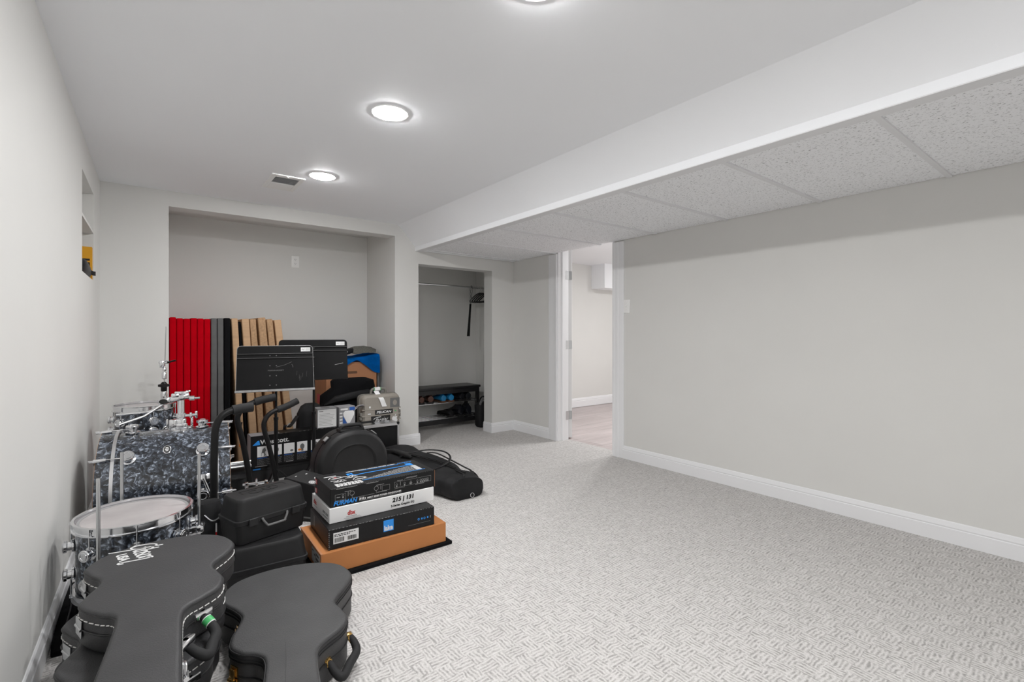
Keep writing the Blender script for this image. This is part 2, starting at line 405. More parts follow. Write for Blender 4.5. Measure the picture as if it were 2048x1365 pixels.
# skirting boards: profiled strips
def skirt(name, runs, h=.1, d=.014):
    bm = BM()
    for (x0, y0), (x1, y1), (nx, ny) in runs:
        pr = [(0, 0), (d, 0), (d, h*.66), (d*.72, h*.70), (d*.9, h*.76), (d*.5, h*.96), (d*.2, h), (0, h)]
        loft(bm, [[Vector((a+nx*p, b+ny*p, q)) for p, q in pr] for a, b in ((x0, y0), (x1, y1))])
    struct(name, bm, 'trim', 25)
skirt('baseboard_left', [((LW(YB), YB), (LW(E0), E0), (1, .014))])
skirt('baseboard_right', [((RX, YB), (RX, DY0-.105), (-1, 0)), ((RX, DY1+.12), (RX, E0), (-1, 0))], .112)
skirt('baseboard_end', [((CX1-.0132, E0), (RX, E0), (0, -1)), ((CX1, E0-.0126), (CX1, E0+T), (-1, 0)), ((AX1, E0), (CX0+.0132, E0), (0, -1)), ((CX0, E0-.0126), (CX0, E0+T), (1, 0)),
                       ((CX0-.12, 5.25), (3.425, 5.25), (0, -1)), ((3.425, E0+T), (3.425, 5.25), (-1, 0)), ((LW(E0), E0), (AX0, E0), (0, -1)), ((AX0, 5.11), (AX1, 5.11), (0, -1))], .108)
# door casing, jamb, door leaf
bm = BM()
def casing(y0, y1, flip):
    w = y1-y0
    pr = [(0, 0), (.008, 0), (.014, .2), (.014, .45), (.019, .5), (.019, .8), (.022, .85), (.022, 1), (0, 1)]
    if flip: pr = [(a, 1-b) for a, b in pr]
    loft(bm, [[Vector((RX-a, y0+b*w, z)) for a, b in pr] for z in (0, HT-.008)])
casing(DY0-.112, DY0+.006, False); casing(DY1-.006, DY1+.125, True)
bx(bm, RX-.002, RX+.142, DY1-.018, DY1+.003, 0, DH); bx(bm, RX-.002, RX+.142, DY0-.003, DY0+.018, 0, DH); bx(bm, RX-.002, RX+.142, DY0, DY1, DH-.018, DH+.003)
bx(bm, RX+.045, RX+.085, DY1-.03, DY1-.017, 0, DH)
bx(bm, RX+.14, RX+.155, DY1+.006, DY1+.1, 0, DH+.06); bx(bm, RX+.14, RX+.155, DY0-.1, DY0-.006, 0, DH+.06)
struct('trim_2', bm, 'trim', 25)
d1 = bpy.data.objects.new('door_1', None); C.objects.link(d1); d1['kind'] = 'structure'
HX, HY = RX+.173, DY1-.012
d1.location = (HX, HY, 0); d1.rotation_euler = (0, 0, R(52))
bm = BM(); bx(bm, .002, .752, -.018, .018, .012, 2.0, .002, 1); finish('leaf', bm, 'door', d1)
for z in (.25, .985, 1.71):
    bm = BM(); bx(bm, .0, .003, -.017, .017, z-.045, z+.045, .004, 1); cyl(bm, (-.004, .02, z-.045), (-.004, .02, z+.045), .006)
    finish('hinge', bm, 'steel', d1)
bm = BM()
for z in (.25, .985, 1.71): bx(bm, RX+.105, RX+.141, DY1-.0205, DY1-.017, z-.045, z+.045, 0)
struct('trim_3', bm, 'steel')
# the room beyond the door
bm = BM(); bx(bm, 3.51, 6.7, 5.13, 5.4, 0, 2.3); struct('wall_far', bm, 'wall')
bm = BM(); bx(bm, 6.6, 6.8, 1.8, 5.4, 0, 2.3); struct('wall_far_right', bm, 'wall')
bm = BM(); bx(bm, 3.51, 6.7, 1.7, 1.9, 0, 2.3); struct('wall_far_back', bm, 'wall')
bm = BM(); bx(bm, 3.511, 6.7, 1.8, 5.2, 2.15, 2.3); bx(bm, 5.46, 6.7, 4.86, 5.2, 1.79, 2.15); struct('ceiling.003', bm, 'ceil')
skirt('baseboard_far', [((3.51, 5.13), (6.6, 5.13), (0, -1))], .135)

# ------------------------------------------------------------------ ceiling lights, vent, outlet, switch
def light(x, y, label, z=HC):
    t = thing('ceiling_light', label, 'ceiling light', (x, y, z), 0, 'round ceiling lights')
    bm = BM(); ring(bm, .0745, .084, -.005, 0); finish('trim_ring', bm, 'white_plastic', t)
    bm = BM(); lathe(bm, [(.0742, -.001), (.0742, -.0058), (.068, -.0088), (.045, -.0108), (.001, -.0115)]); finish('diffuser', bm, 'lamp', t)
    return t
light(.95, 3.335, 'round recessed ceiling light nearest the end wall, beside the air vent')
light(.935, 2.185, 'round recessed ceiling light in the middle of the row, away from the vent')
light(.935, 1.1, 'round recessed ceiling light cut by the top edge of the photo')
for y in (-.05, -1.4): light(.95, y, 'round recessed ceiling light behind the viewpoint, in the row along the ceiling')
for p in ((4.3, 3.4), (5.1, 2.9), (5.95, 3.35)): light(p[0], p[1], 'round recessed ceiling light in the room beyond the door', 2.15)

t = thing('ceiling_vent', 'white square air vent with grey louvre in the ceiling beside a light', 'air vent', (.773, 3.645, HC), 0)
bm = BM()
for a in ((-.105, -.075, -.178, .178), (.075, .105, -.178, .178), (-.076, .076, -.178, -.132), (-.076, .076, .018, .178)): bx(bm, a[0], a[1], a[2], a[3], -.008, 0, .002, 1)
finish('frame', bm, 'white_plastic', t)
bm = BM()
for i in range(9): box(bm, (0, -.122+i*.0165, -.003), (.15, .012, .0015), rot=Matrix.Rotation(R(25), 4, 'X'))
bx(bm, -.075, .075, -.133, .019, -.0008, -.0002)
finish('louvre', bm, 'grille', t)
bm = BM(); bx(bm, -.012, .0, -.172, -.166, -.012, -.007); finish('lever', bm, 'white_plastic', t)

t = thing('wall_outlet', 'white duplex power outlet high on the alcove back wall', 'outlet', (1.192, 5.11, 1.815))
bm = BM(); bx(bm, -.036, .036, -.006, 0, -.058, .058, .002, 2); finish('cover_plate', bm, 'white_plastic', t)
for s in (-1, 1):
    bm = BM(); box(bm, (0, -.0068, s*.02), (.03, .003, .028), bev=.001); f = finish('socket', bm, 'white_plastic', t)
    bm = BM()
    for a in (-.006, .006): bx(bm, a-.0012, a+.0012, -.0088, -.008, s*.02+.001, s*.02+.009)
    cyl(bm, (0, -.0088, s*.02-.007), (0, -.008, s*.02-.007), .0022, n=10); finish('slots', bm, 'slot', f)
t = thing('light_switch', 'white toggle light switch beside the door casing', 'light switch', (RX, 2.745, 1.34))
bm = BM(); bx(bm, -.007, 0, -.036, .036, -.058, .058, .002, 2); finish('cover_plate', bm, 'white_plastic', t)
bm = BM(); box(bm, (-.012, 0, .004), (.012, .009, .02), rot=Matrix.Rotation(R(25), 4, 'Y'), bev=.001); finish('toggle', bm, 'white_plastic', t)
for z in (-.03, .03): bm = BM(); cyl(bm, (-.008, 0, z), (-.0065, 0, z), .003, n=10); finish('screw', bm, 'alu', t)

# ------------------------------------------------------------------ niche contents
bk = thing('paperback_book', 'yellow book standing in the wall niche behind the black pouch', 'book', (LW(3.9)-.062, 3.905, NZ0))
bm = BM(); bx(bm, -.06, .06, -.0165, -.0155, 0, .2); bx(bm, -.06, .06, .0155, .0165, 0, .2); bx(bm, -.061, -.06, -.0165, .0165, 0, .2); finish('cover', bm, 'yellow', bk)
bm = BM(); bx(bm, -.0595, .057, -.0155, .0155, .002, .197); finish('pages', bm, 'paper', bk)
bm = BM(); plate(bm, (-.05, -.0168, .06), X, Z, .1, .045); plate(bm, (-.05, -.0168, .115), X, Z, .1, .012); finish('cover_print', bm, 'blackp', bk)
po = thing('pouch', 'black leather pouch with a strap tab sticking out of the wall niche', 'pouch', (LW(3.78)-.005, 3.75, NZ0))
bm = BM(); blob(bm, [((-.05, -.3, .03), (.02, 0, 0), (0, 0, .028)), ((-.045, -.26, .045), (.045, 0, 0), (0, 0, .043)), ((-.042, -.1, .05), (.05, 0, 0), (0, 0, .048)), ((-.04, .03, .045), (.05, 0, 0), (0, 0, .043)), ((-.04, .085, .03), (.045, 0, 0), (0, 0, .028)), ((-.045, .11, .02), (.02, 0, 0), (0, 0, .016))], 24, 3, .006, 20); floor_clip(bm, .001); finish('body', bm, 'black', po, 60)
bm = BM(); sp = spline([(-.02, .04, .05), (-.002, .05, .046), (.014, .07, .036), (.024, .09, .036)], 5); loft(bm, [[p+Vector((0, q, w)) for q, w in ((-.02, -.018), (.02, -.014), (.02, .012), (-.02, .008))] for p in sp]); finish('strap', bm, 'black', po)

# ------------------------------------------------------------------ closet contents
t = thing('closet_rod', 'chrome clothes rod across the top of the closet', 'clothes rod', (2.05, 4.9, 1.66))
bm = BM(); cyl(bm, (.004, 0, 0), (1.371, 0, 0), .0125, n=18); finish('rod', bm, 'chrome', t)
for x in (.004, 1.371):
    bm = BM(); cyl(bm, (x, 0, 0), (x+(.012 if x < 1 else -.012), 0, 0), .028, n=20); finish('flange', bm, 'black', t)
hg = []
hl = ['black coat hanger beside the shoehorn on the closet rod', 'second black coat hanger from the shoehorn on the closet rod', 'middle black coat hanger of the five on the closet rod', 'fourth black coat hanger from the shoehorn on the closet rod', 'black coat hanger nearest the right closet wall']
for i in range(5):
    if i == 0:
        h0 = thing('coat_hanger', hl[0], 'coat hanger', (3.25, 4.9, 1.66), R(2), 'coat hangers on the closet rod')
        bm = BM(); tube(bm, [(0, .0165*math.cos(R(a)), .0+.0165*math.sin(R(a))) for a in range(-30, 200, 20)]+[(0, -.016, -.02), (0, 0, -.045), (0, 0, -.07)], .0022, 8); finish('hook', bm, 'clear', h0)
        bm = BM(); tube(bm, spline([(0, -.2, -.165), (0, -.19, -.135), (0, 0, -.065), (0, .19, -.135), (0, .2, -.165)], 6), .0075, 8); tube(bm, [(0, -.2, -.165), (0, .2, -.165)], .006, 8); finish('shoulders', bm, 'black', h0)
    else: dup(h0, (3.25+i*.033, 4.9, 1.66), R(2), hl[i], 'coat hangers on the closet rod')
t = thing('shoehorn', 'long black shoehorn hanging from a looped strap on the closet rod', 'shoehorn', (3.13, 4.9, 1.66))
bm = BM()
for s in (-1, 1): tube(bm, spline([(s*.004, .021, 0), (s*.008, .022, -.03), (-s*.008, .018, -.08), (s*.008, .018, -.13), (-s*.008, .018, -.18), (0, .018, -.215)], 6), .003, 6)
tube(bm, [(0, .0185*math.cos(R(a)), .0185*math.sin(R(a))) for a in range(0, 181, 20)]+[(0, -.018, -.05), (0, .012, -.2)], .004, 8)
finish('strap', bm, 'midgrey', t)
bm = BM(); rg = []
for i in range(12):
    a = i/11; z = -.2-.39*a; w = .014+.008*a*a; x = -.03*a
    rg.append([Vector((x+w*math.cos(q), .018+.010*math.sin(q)*(1 if math.sin(q) > 0 else .3), z)) for q in [2*PI*j/16 for j in range(16)]])
loft(bm, rg); finish('blade', bm, 'black', t)

# bench
BX0, BX1, BY0, BY1 = 2.12, 3.265, 4.9, 5.215
t = thing('shoe_bench', 'black wooden shoe bench with chrome rail shelves in the closet', 'shoe bench', (2.69, 5.06, 0))
ox, oy = 2.69, 5.06
bm = BM(); bx(bm, BX0-ox, BX1-ox, BY0-oy, BY1-oy, .452, .478, .003, 2); finish('seat', bm, 'blackwood', t)
for x in (BX0+.012, BX1-.05):
    for y in (BY0+.01, BY1-.045):
        bm = BM(); bx(bm, x-ox, x+.038-ox, y-oy, y+.035-oy, 0, .451, .002, 1); finish('leg', bm, 'blackwood', t)
bm = BM()
for y in (BY0+.012, BY1-.03): bx(bm, BX0+.05-ox, BX1-.05-ox, y-oy, y+.018-oy, .4, .45)
for x in (BX0+.02, BX1-.04): bx(bm, x-ox, x+.018-ox, BY0+.045-oy, BY1-.045-oy, .42, .45)
finish('apron', bm, 'blackwood', t)
for z in (.295, .115):
    for x in (BX0+.02, BX1-.042): bm = BM(); bx(bm, x-ox, x+.022-ox, BY0+.045-oy, BY1-.045-oy, z-.02, z+.012); f = finish('shelf_bracket', bm, 'blackwood', t)
    if z < .2: bm = BM(); bx(bm, BX0+.05-ox, BX1-.05-ox, BY0+.012-oy, BY0+.034-oy, z-.062, z-.012); finish('front_rail', bm, 'blackwood', t)
    bm = BM()
    for k in range(5): y = BY0+.03+k*.058; cyl(bm, (BX0+.03-ox, y-oy, z-.003), (BX1-.03-ox, y-oy, z-.003), .0055, n=10)
    finish('rail', bm, 'chrome', f)
def shoe(m, sole, label, loc, rz, tall=.075, name='dress_shoe', grp=None):
    t = thing(name, label, 'shoe', loc, rz, grp)
    ps = [(-.135, .022, .03), (-.13, .034, tall*.9), (-.10, .04, tall), (-.05, .039, tall*.92), (-.01, .039, tall*.98), (.04, .043, tall*.7), (.09, .046, tall*.55), (.125, .036, tall*.45), (.142, .015, tall*.3)]
    bm = BM(); rg = []
    for y, w, h in ps:
        rg.append([Vector((w*math.copysign(abs(math.cos(q))**.7, math.cos(q))*(1 if math.sin(q) < .3 else (1-.45*(math.sin(q)-.3))), y, .018+h*.5+h*.5*math.sin(q))) for q in [2*PI*j/18 for j in range(18)]])
    loft(bm, rg); finish('upper', bm, m, t, 60)
    bm = BM(); ol = [Vector((w*1.06*s, y*1.02)) for s, seq in ((1, ps), (-1, ps[::-1])) for y, w, h in seq]
    layers(bm, ol, [(0, .011), (0, .02)]); bx(bm, -.034, .034, -.132, -.06, 0, .012); bx(bm, -.04, .04, .03, .12, .006, .012); finish('sole', bm, sole, t, 30)
    bm = BM(); torus(bm, .024, .0035, Matrix.Translation((0, -.075, .018+tall*.98)) @ Matrix.Diagonal((1, 1.6, 1, 1)), 24, 6); finish('collar', bm, m, t)
    return t
sz = .2985; sy = BY0+.15
shoe('shoebrown', 'soleblack', 'brown leather shoe at the left end of the bench shelf, cut by the closet jamb', (2.475, sy, sz), R(4))
shoe('shoebrown', 'soleblack', 'brown leather shoe on the bench beside the blue pair', (2.625, sy, sz), R(-12))
shoe('shoeblue', 'solebrown', 'blue leather shoe with brown sole, nearer the brown shoes', (2.76, sy, sz), R(2))
shoe('shoeblue', 'solebrown', 'blue leather shoe with brown sole, nearer the black pair', (2.868, sy, sz), R(0))
shoe('shoeblack', 'soleblack', 'black dress shoe on the upper shelf beside the blue pair', (3.0, sy, sz), R(8), .085)
shoe('shoeblack', 'soleblack', 'black dress shoe at the right end of the upper bench shelf', (3.108, sy, sz), R(-2), .085)
sz = .1185
shoe('shoeblack', 'soleblack', 'glossy black shoe on the lower shelf, left of the pair', (2.985, sy-.02, sz), R(3), .118)
shoe('shoeblack', 'soleblack', 'glossy black shoe at the right end of the lower shelf', (3.105, sy-.02, sz), R(-3), .118)
shoe('softblack', 'soleblack', 'low matt black shoe behind the glossy pair on the lower shelf', (2.875, sy+.03, sz), R(4), .06)
t = thing('shoulder_bag', 'black upright bag on the closet floor beside the shoe bench', 'bag', (3.19, 4.74, 0), R(10))
bm = BM(); blob(bm, [((0, 0, .004), (.085, 0, 0), (0, .055, 0)), ((0, 0, .03), (.1, 0, 0), (0, .068, 0)), ((0, 0, .18), (.105, 0, 0), (0, .07, 0)), ((.01, 0, .26), (.1, 0, 0), (0, .06, 0)), ((.02, 0, .29), (.08, 0, 0), (0, .04, 0))], 26, 5, .018, 14); floor_clip(bm, .002); finish('body', bm, 'softblack', t)
bm = BM(); tube(bm, spline([(-.075, -.03, .27), (-.07, -.05, .315), (-.02, -.045, .33), (.02, -.03, .29)], 6), .018, 8, flat=.5); finish('strap', bm, 'greyfelt', t)
bm = BM(); tube(bm, spline([(-.04, .03, .28), (.0, .03, .34), (.05, .03, .345), (.08, .02, .28)], 6), .008, 8); finish('handle', bm, 'black', t)

# ------------------------------------------------------------------ acoustic panels in the alcove
def panel(m, xt, lean, label, grp, w=.045, h=1.22, yf=4.46, dep=.58, seed=0):
    lean = R(lean); xb = xt+math.tan(lean)*h
    bm = BM(); box(bm, (0, dep/2, h/2), (w, dep, h), bev=.008, seg=3)
    bmesh.ops.subdivide_edges(bm, edges=[e for e in bm.edges if abs(e.verts[0].co.z-e.verts[1].co.z) > .5], cuts=14)
    for v in bm.verts:
        v.co.x += .0015*noisev((v.co.x, v.co.y, v.co.z), 5, seed); v.co.y += .003*noisev((v.co.x, v.co.y, v.co.z), 4, seed+9)
    o = finish('acoustic_panel', bm, m); tag(o, label, 'acoustic panel', grp)
    o.location = (xb+math.sin(lean)*w/2*0, yf, 0.001+math.sin(abs(lean))*w/2); o.rotation_euler = (0, -lean, 0)
    return o
names = ['leftmost red acoustic panel, against the alcove side wall', 'second red acoustic panel from the alcove side wall', 'third red acoustic panel from the alcove side wall', 'fourth red acoustic panel from the alcove side wall', 'fifth red acoustic panel from the alcove side wall', 'rightmost red acoustic panel, touching the grey ones']
for i in range(6): panel('red', .172+i*.0443, 0, names[i], 'red acoustic panels', .0425, 1.225-.003*(i % 3)-.004*(i > 0), 4.455+.006*(i % 2), seed=i)
panel('greyfelt', .4388, 0, 'grey acoustic panel next to the red ones', 'grey acoustic panels', .0405, 1.222, seed=11)
panel('greyfelt', .4836, 0, 'grey acoustic panel next to the black one', 'grey acoustic panels', .0415, 1.224, seed=12)
panel('cloth', .5285, .2, 'black acoustic panel front edge between the grey and tan ones', 'black acoustic panels', .042, 1.226, seed=13)
panel('tan', .581, 2.6, 'leftmost tan acoustic panel, next to the black one', 'tan acoustic panels', .046, 1.224, seed=14)
panel('cloth', .6175, 3.0, 'recessed black panel between the first two tan panels', 'black acoustic panels', .018, 1.2, 4.48, .55, seed=20)
panel('tan', .6585, 3.5, 'tan ribbed acoustic panel behind the front music stand, left of the burlap ones', 'tan acoustic panels', .054, 1.222, seed=15)
panel('burlap', .714, 3.9, 'leftmost burlap acoustic panel beside the ribbed tan panel', 'burlap acoustic panels', .047, 1.222, 4.465, seed=16)
panel('burlap', .776, 4.7, 'middle burlap acoustic panel with a ragged raised top', 'burlap acoustic panels', .058, 1.236, 4.452, seed=17)
panel('burlap', .8375, 5.4, 'rightmost burlap acoustic panel beside the last tan one', 'burlap acoustic panels', .047, 1.226, seed=18)
panel('tan', .899, 6.1, 'rightmost tan acoustic panel, at the end of the leaning row', 'tan acoustic panels', .054, 1.222, seed=19)

# ------------------------------------------------------------------ cardboard box, blanket, towel, cap, duffel, backpack
t = thing('cardboard_box', 'tall brown cardboard box in the alcove under a blue blanket', 'cardboard box', (1.6, 4.84, 0))
bm = BM(); bx(bm, -.245, .245, -.2, .2, 0, .825, .003, 1); finish('carton', bm, 'card2', t)
bm = BM(); poly(bm, (-.0, -.2003, .725), X, Z, [(-.045, -.012), (.045, -.012), (.05, 0), (.045, .012), (-.045, .012), (-.05, 0)], .0004); finish('hand_hole', bm, 'solebrown', t)
bm = BM(); plate(bm, (-.2453, .1, .42), NY, Z, .12, .09); finish('red_print', bm, 'redp', t)
bm = BM(); bx(bm, 1.862, 1.88, 4.66, 5.04, 0, .89, .002, 1); o = finish('foam_board', bm, 'midgrey'); tag(o, 'dark grey board standing between the cardboard box and alcove wall', 'board')
# draped blanket: grid over the box top folding down the front
bm = BM(); nu, nv = 40, 30; V = []
for i in range(nu+1):
    row = []
    for j in range(nv+1):
        u = i/nu; v = j/nv
        x = -.255+.525*u
        dr = .075+.05*math.sin(u*7.5+.6)+.07*max(0, u-.55)*2-.05*max(0, .3-u)
        s = v*(.38+dr)
        rise = .05*u*u
        top = .815+rise+.006*noisev((x, s, 0), 12)
        if s < .36: y, z = .17-s, top
        elif s < .40: a = (s-.36)/.04*PI/2; y, z = .17-.36-.02*math.sin(a)-.004, top-.02*(1-math.cos(a))
        else: y, z = -.218-.012*math.sin(u*19)*((s-.4)/.15)-.004, top-.02-(s-.4)
        row.append(bm.verts.new((x, y, z)))
    V.append(row)
for i in range(nu):
    for j in range(nv): bm.faces.new((V[i][j], V[i+1][j], V[i+1][j+1], V[i][j+1]))
bmesh.ops.solidify(bm, geom=bm.faces[:], thickness=.012)
o = finish('blanket', bm, 'blanket', None, 70, (1.6, 4.84, .035)); tag(o, 'bright blue blanket draped over the cardboard box in the alcove', 'blanket')
bm = BM(); blob(bm, [((-.13, 0, .005), (0, .02, 0), (0, 0, .006)), ((-.1, 0, .014), (0, .09, .0), (0, 0, .016)), ((0, .0, .02), (0, .13, .0), (0, 0, .02)), ((.1, 0, .018), (0, .12, .0), (0, 0, .018)), ((.15, 0, .012), (0, .06, 0), (0, 0, .01))], 26, 4, .02, 18)
o = finish('towel', bm, 'towel', None, 70, (1.735, 4.8, .928)); o.scale = (1, 1, .5); o.rotation_euler = (R(13), R(-5), R(8)); tag(o, 'shaggy grey brown towel lying on the blue blanket', 'towel')
t = thing('strap_roll', 'rolled black strap lying on the blue blanket left of the towel', 'strap', (1.475, 4.665, .885), R(12))
bm = BM(); blob(bm, [((-.13, 0, .02), (0, .03, 0), (0, 0, .018)), ((-.05, 0, .03), (0, .045, 0), (0, 0, .028)), ((.06, 0, .034), (0, .04, 0), (0, 0, .03)), ((.14, 0, .05), (0, .03, 0), (0, 0, .026))], 20, 2, .008, 30); finish('roll', bm, 'softblack', t)
bm = BM(); bx(bm, .04, .075, -.042, -.03, .03, .05, .003, 1); finish('buckle', bm, 'clear', t)

t = thing('duffel_bag', 'large slumped black fabric bag in front of the cardboard box', 'bag', (1.5, 4.455, 0))
bm = BM(); blob(bm, [((.0, 0, .003), (.2, 0, 0), (0, .09, 0)), ((.0, 0, .1), (.24, 0, 0), (0, .11, 0)), ((.0, 0, .3), (.26, 0, 0), (0, .115, 0)), ((.0, 0, .45), (.26, 0, 0), (0, .11, 0)), ((.01, 0, .54), (.245, 0, 0), (0, .1, 0)), ((.05, 0, .61), (.2, 0, 0), (0, .09, 0)), ((.04, 0, .665), (.18, 0, 0), (0, .075, 0)), ((.03, 0, .69), (.13, 0, 0), (0, .045, 0))], 40, 8, .045, 8); floor_clip(bm, .002); finish('body', bm, 'cloth', t, 60)
bm = BM(); blob(bm, [((-.24, -.09, .47), (0, .012, 0), (0, 0, .012)), ((-.15, -.1, .52), (0, .03, 0), (0, 0, .03)), ((0, -.105, .545), (0, .03, 0), (0, 0, .035)), ((.15, -.1, .55), (0, .03, 0), (0, 0, .03)), ((.24, -.09, .53), (0, .012, 0), (0, 0, .012))], 16, 3, .02, 14); finish('flap', bm, 'softblack', t, 60)
bm = BM(); tube(bm, spline([(-.2, -.1, .25), (-.1, -.14, .36), (.05, -.14, .33), (.12, -.13, .2)], 8), .011, 8, flat=.4); finish('strap', bm, 'black', t)
t = thing('backpack', 'black backpack standing behind the long black carton, left of the slumped bag', 'backpack', (1.095, 4.215, 0), R(-6))
bm = BM(); blob(bm, [((0, 0, .003), (.08, 0, 0), (0, .07, 0)), ((0, 0, .08), (.1, 0, 0), (0, .075, 0)), ((0, 0, .3), (.1, 0, 0), (0, .075, 0)), ((.005, 0, .44), (.095, 0, 0), (0, .065, 0)), ((.01, 0, .50), (.075, 0, 0), (0, .05, 0)), ((.01, 0, .52), (.05, 0, 0), (0, .03, 0))], 32, 2, .022, 10); floor_clip(bm, .002); finish('body', bm, 'softblack', t, 60)
bm = BM(); blob(bm, [((0, -.075, .1), (.06, 0, 0), (0, .015, 0)), ((0, -.08, .2), (.075, 0, 0), (0, .02, 0)), ((0, -.075, .31), (.06, 0, 0), (0, .015, 0))], 24, 6, .01, 16); finish('front_pocket', bm, 'cloth', t, 60)
bm = BM(); tube(bm, spline([(-.1, -.06, .43), (-.16, -.09, .36), (-.2, -.1, .36), (-.19, -.08, .25), (-.11, -.06, .2)], 6), .022, 8, flat=.4); finish('shoulder_strap', bm, 'softblack', t)
bm = BM(); tube(bm, spline([(-.16, -.106, .385), (-.175, -.11, .375), (-.19, -.112, .36)], 4), .012, 6, flat=.3); finish('strap_pad', bm, 'grey', t)

# ------------------------------------------------------------------ long black carton with pictures, on a low black case
bm = BM(); bx(bm, -.35, .35, -.06, .06, 0, .112, .01, 2)
t = thing('equipment_case', 'low black case on the floor under the long black carton', 'case', (.965, 4.035, 0))
finish('shell', bm, 'mould', t)
bm = BM(); bx(bm, -.352, .352, -.062, .062, .08, .086); finish('seam', bm, 'black', t)
bm = BM(); plate(bm, (-.33, -.0635, .09), X, Z, .05, .01); finish('blue_mark', bm, 'blue', t)
CX, CY, CZ = .617, 3.95, .113
t = thing('light_kit_carton', 'long black printed carton with a row of product pictures and white lettering', 'carton', (CX, CY, CZ))
bm = BM(); bx(bm, 0, .72, 0, .14, 0, .233, .002, 1); finish('carton', bm, 'carton_black', t)
bm = BM(); bx(bm, -.0008, 0, .002, .138, .002, .231); finish('end_panel', bm, 'grey', t)
bm = BM(); bx(bm, .265, .33, -.001, .01, .2, .234); finish('tab', bm, 'black', t)
bm = BM(); bx(bm, .002, .2, .004, .13, .2332, .2338); finish('top_label', bm, 'carton_grey', t)
bm = BM()
for i in range(15): bx(bm, .2+i*.033, .2+i*.033+random.uniform(.008, .028), -.0008, .004, .2325, .2337)
finish('worn_edge', bm, 'grey', t)
part_text(t, 'white', 'Westcott.', (.062, -.0006, .166), X, Z, .2, .035, bold=.02)
bm = BM(); poly(bm, (.012, -.0006, .162), X, Z, [(0, .003), (.05, .003), (.044, .036), (.034, .034)]); finish('logo', bm, 'blue', t)
px = [.043, .135, .225, .318, .42, .52, .62]
for i, a in enumerate(px):
    w = .075 if i else .085
    bm = BM(); plate(bm, (a, -.0006, .075), X, Z, w, .078); f = finish('picture', bm, 'carton_white', t)
    bm = BM(); q = (a, -.0013, .075)
    if i == 0:
        poly(bm, q, X, Z, [(.03, .03), (.045, .028), (.06, .045), (.05, .068), (.035, .055)]); stroke(bm, q, X, Z, [(.03, .03), (.026, .004)], .003); stroke(bm, q, X, Z, [(.05, .03), (.05, .004)], .006); stroke(bm, q, X, Z, [(.045, .03), (.062, .004)], .003)
    elif i == 2:
        poly(bm, q, X, Z, [(.055+.012*math.cos(s*PI/6), .02+.008*math.sin(s*PI/6)) for s in range(12)])
    else:
        poly(bm, q, X, Z, [(.038+.016*math.cos(s*PI/6), .04+.022*math.sin(s*PI/6)) for s in range(12)]); poly(bm, q, X, Z, [(.03, .004), (.046, .004), (.046, .02), (.03, .02)])
    finish('pictured_item', bm, 'midgrey', f)
    if i == 3:
        bm = BM(); poly(bm, (a, -.0013, .075), X, Z, [(.02+.014*math.cos(s*PI/6), .016+.008*math.sin(s*PI/6)) for s in range(12)]); finish('pictured_item', bm, 'orange', f)
    bm = BM(); plate(bm, (a, -.0006, .064), X, Z, w*.8, .005); finish('caption', bm, 'dblue', t)
    bm = BM()
    for k in range(7):
        z = .057-k*.0068; s = a
        while s < a+w*.9:
            d = random.uniform(.006, .016); plate(bm, (s, -.0006, z), X, Z, min(d, a+w-s), .0028); s += d+.003
    finish('printed_text', bm, 'midgrey', t)
bm = BM(); plate(bm, (.03, -.0006, .005), X, Z, .08, .004); plate(bm, (.24, -.0006, .012), X, Z, .05, .006); finish('small_print', bm, 'grey', t)

t = thing('bulb_box', 'small white and grey box with lines of print on the long black carton', 'box', (1.165, 4.015, CZ+.2345), R(-3))
bm = BM(); bx(bm, -.075, .075, -.06, .06, 0, .155, .002, 1); finish('carton', bm, 'carton_grey', t)
bm = BM(); plate(bm, (-.07, -.0604, .006), X, Z, .14, .14); f = finish('face_panel', bm, 'carton_white', t)
bm = BM()
for k in range(9): plate(bm, (-.06, -.0611, .02+k*.0115), X, Z, random.uniform(.07, .12), .0025)
plate(bm, (-.06, -.0611, .13), X, Z, .03, .006); finish('printed_text', bm, 'grey', f)
bm = BM(); plate(bm, (-.0754, .055, .006), NY, Z, .11, .142); finish('side_panel', bm, 'grey', t)
bm = BM(); cyl(bm, (0, 0, .155), (0, 0, .1565), .035, n=24); finish('top_flap', bm, 'midgrey', t)
t = thing('bulb_carton', 'small box with a pictured floodlight bulb and blue print beside the grey box', 'box', (1.318, 4.015, CZ+.2345), R(4))
bm = BM(); bx(bm, -.068, .068, -.06, .06, 0, .155, .002, 1); finish('carton', bm, 'carton_grey', t)
bm = BM(); poly(bm, (0.012, -.0605, .02), X, Z, [(-.012, 0), (.012, 0), (.045, .06), (.048, .085), (.035, .1), (-.03, .1), (-.045, .085), (-.042, .06)]); finish('pictured_bulb', bm, 'carton_white', t)
bm = BM(); plate(bm, (.02, -.0605, .122), X, Z, .045, .026); poly(bm, (-.036, -.0605, .02), X, Z, [(0, 0), (.034, 0), (0, .06)]); plate(bm, (-.03, -.061, .006), X, Z, .03, .01); finish('blue_print', bm, 'dblue', t)
bm = BM()
for k in range(4): plate(bm, (-.062, -.0605, .02+k*.026), X, Z, .022, .012)
plate(bm, (-.055, -.0605, .128), X, Z, .06, .014); finish('white_print', bm, 'carton_white', t)

# ------------------------------------------------------------------ hard cases by the pier
t = thing('bent_tube', 'curved chrome tube rising beside the taupe hard case', 'tube', (1.405, 4.16, 0))
bm = BM(); tube(bm, spline([(0, 0, .0), (0, 0, .2), (-.0, -.01, .34), (.02, -.02, .42), (.06, -.05, .47), (.1, -.09, .485)], 8), .011, 12); finish('tube', bm, 'chrome', t)
bm = BM(); cyl(bm, (0, 0, 0), (0, 0, .03), .016); finish('foot', bm, 'rubber', t)

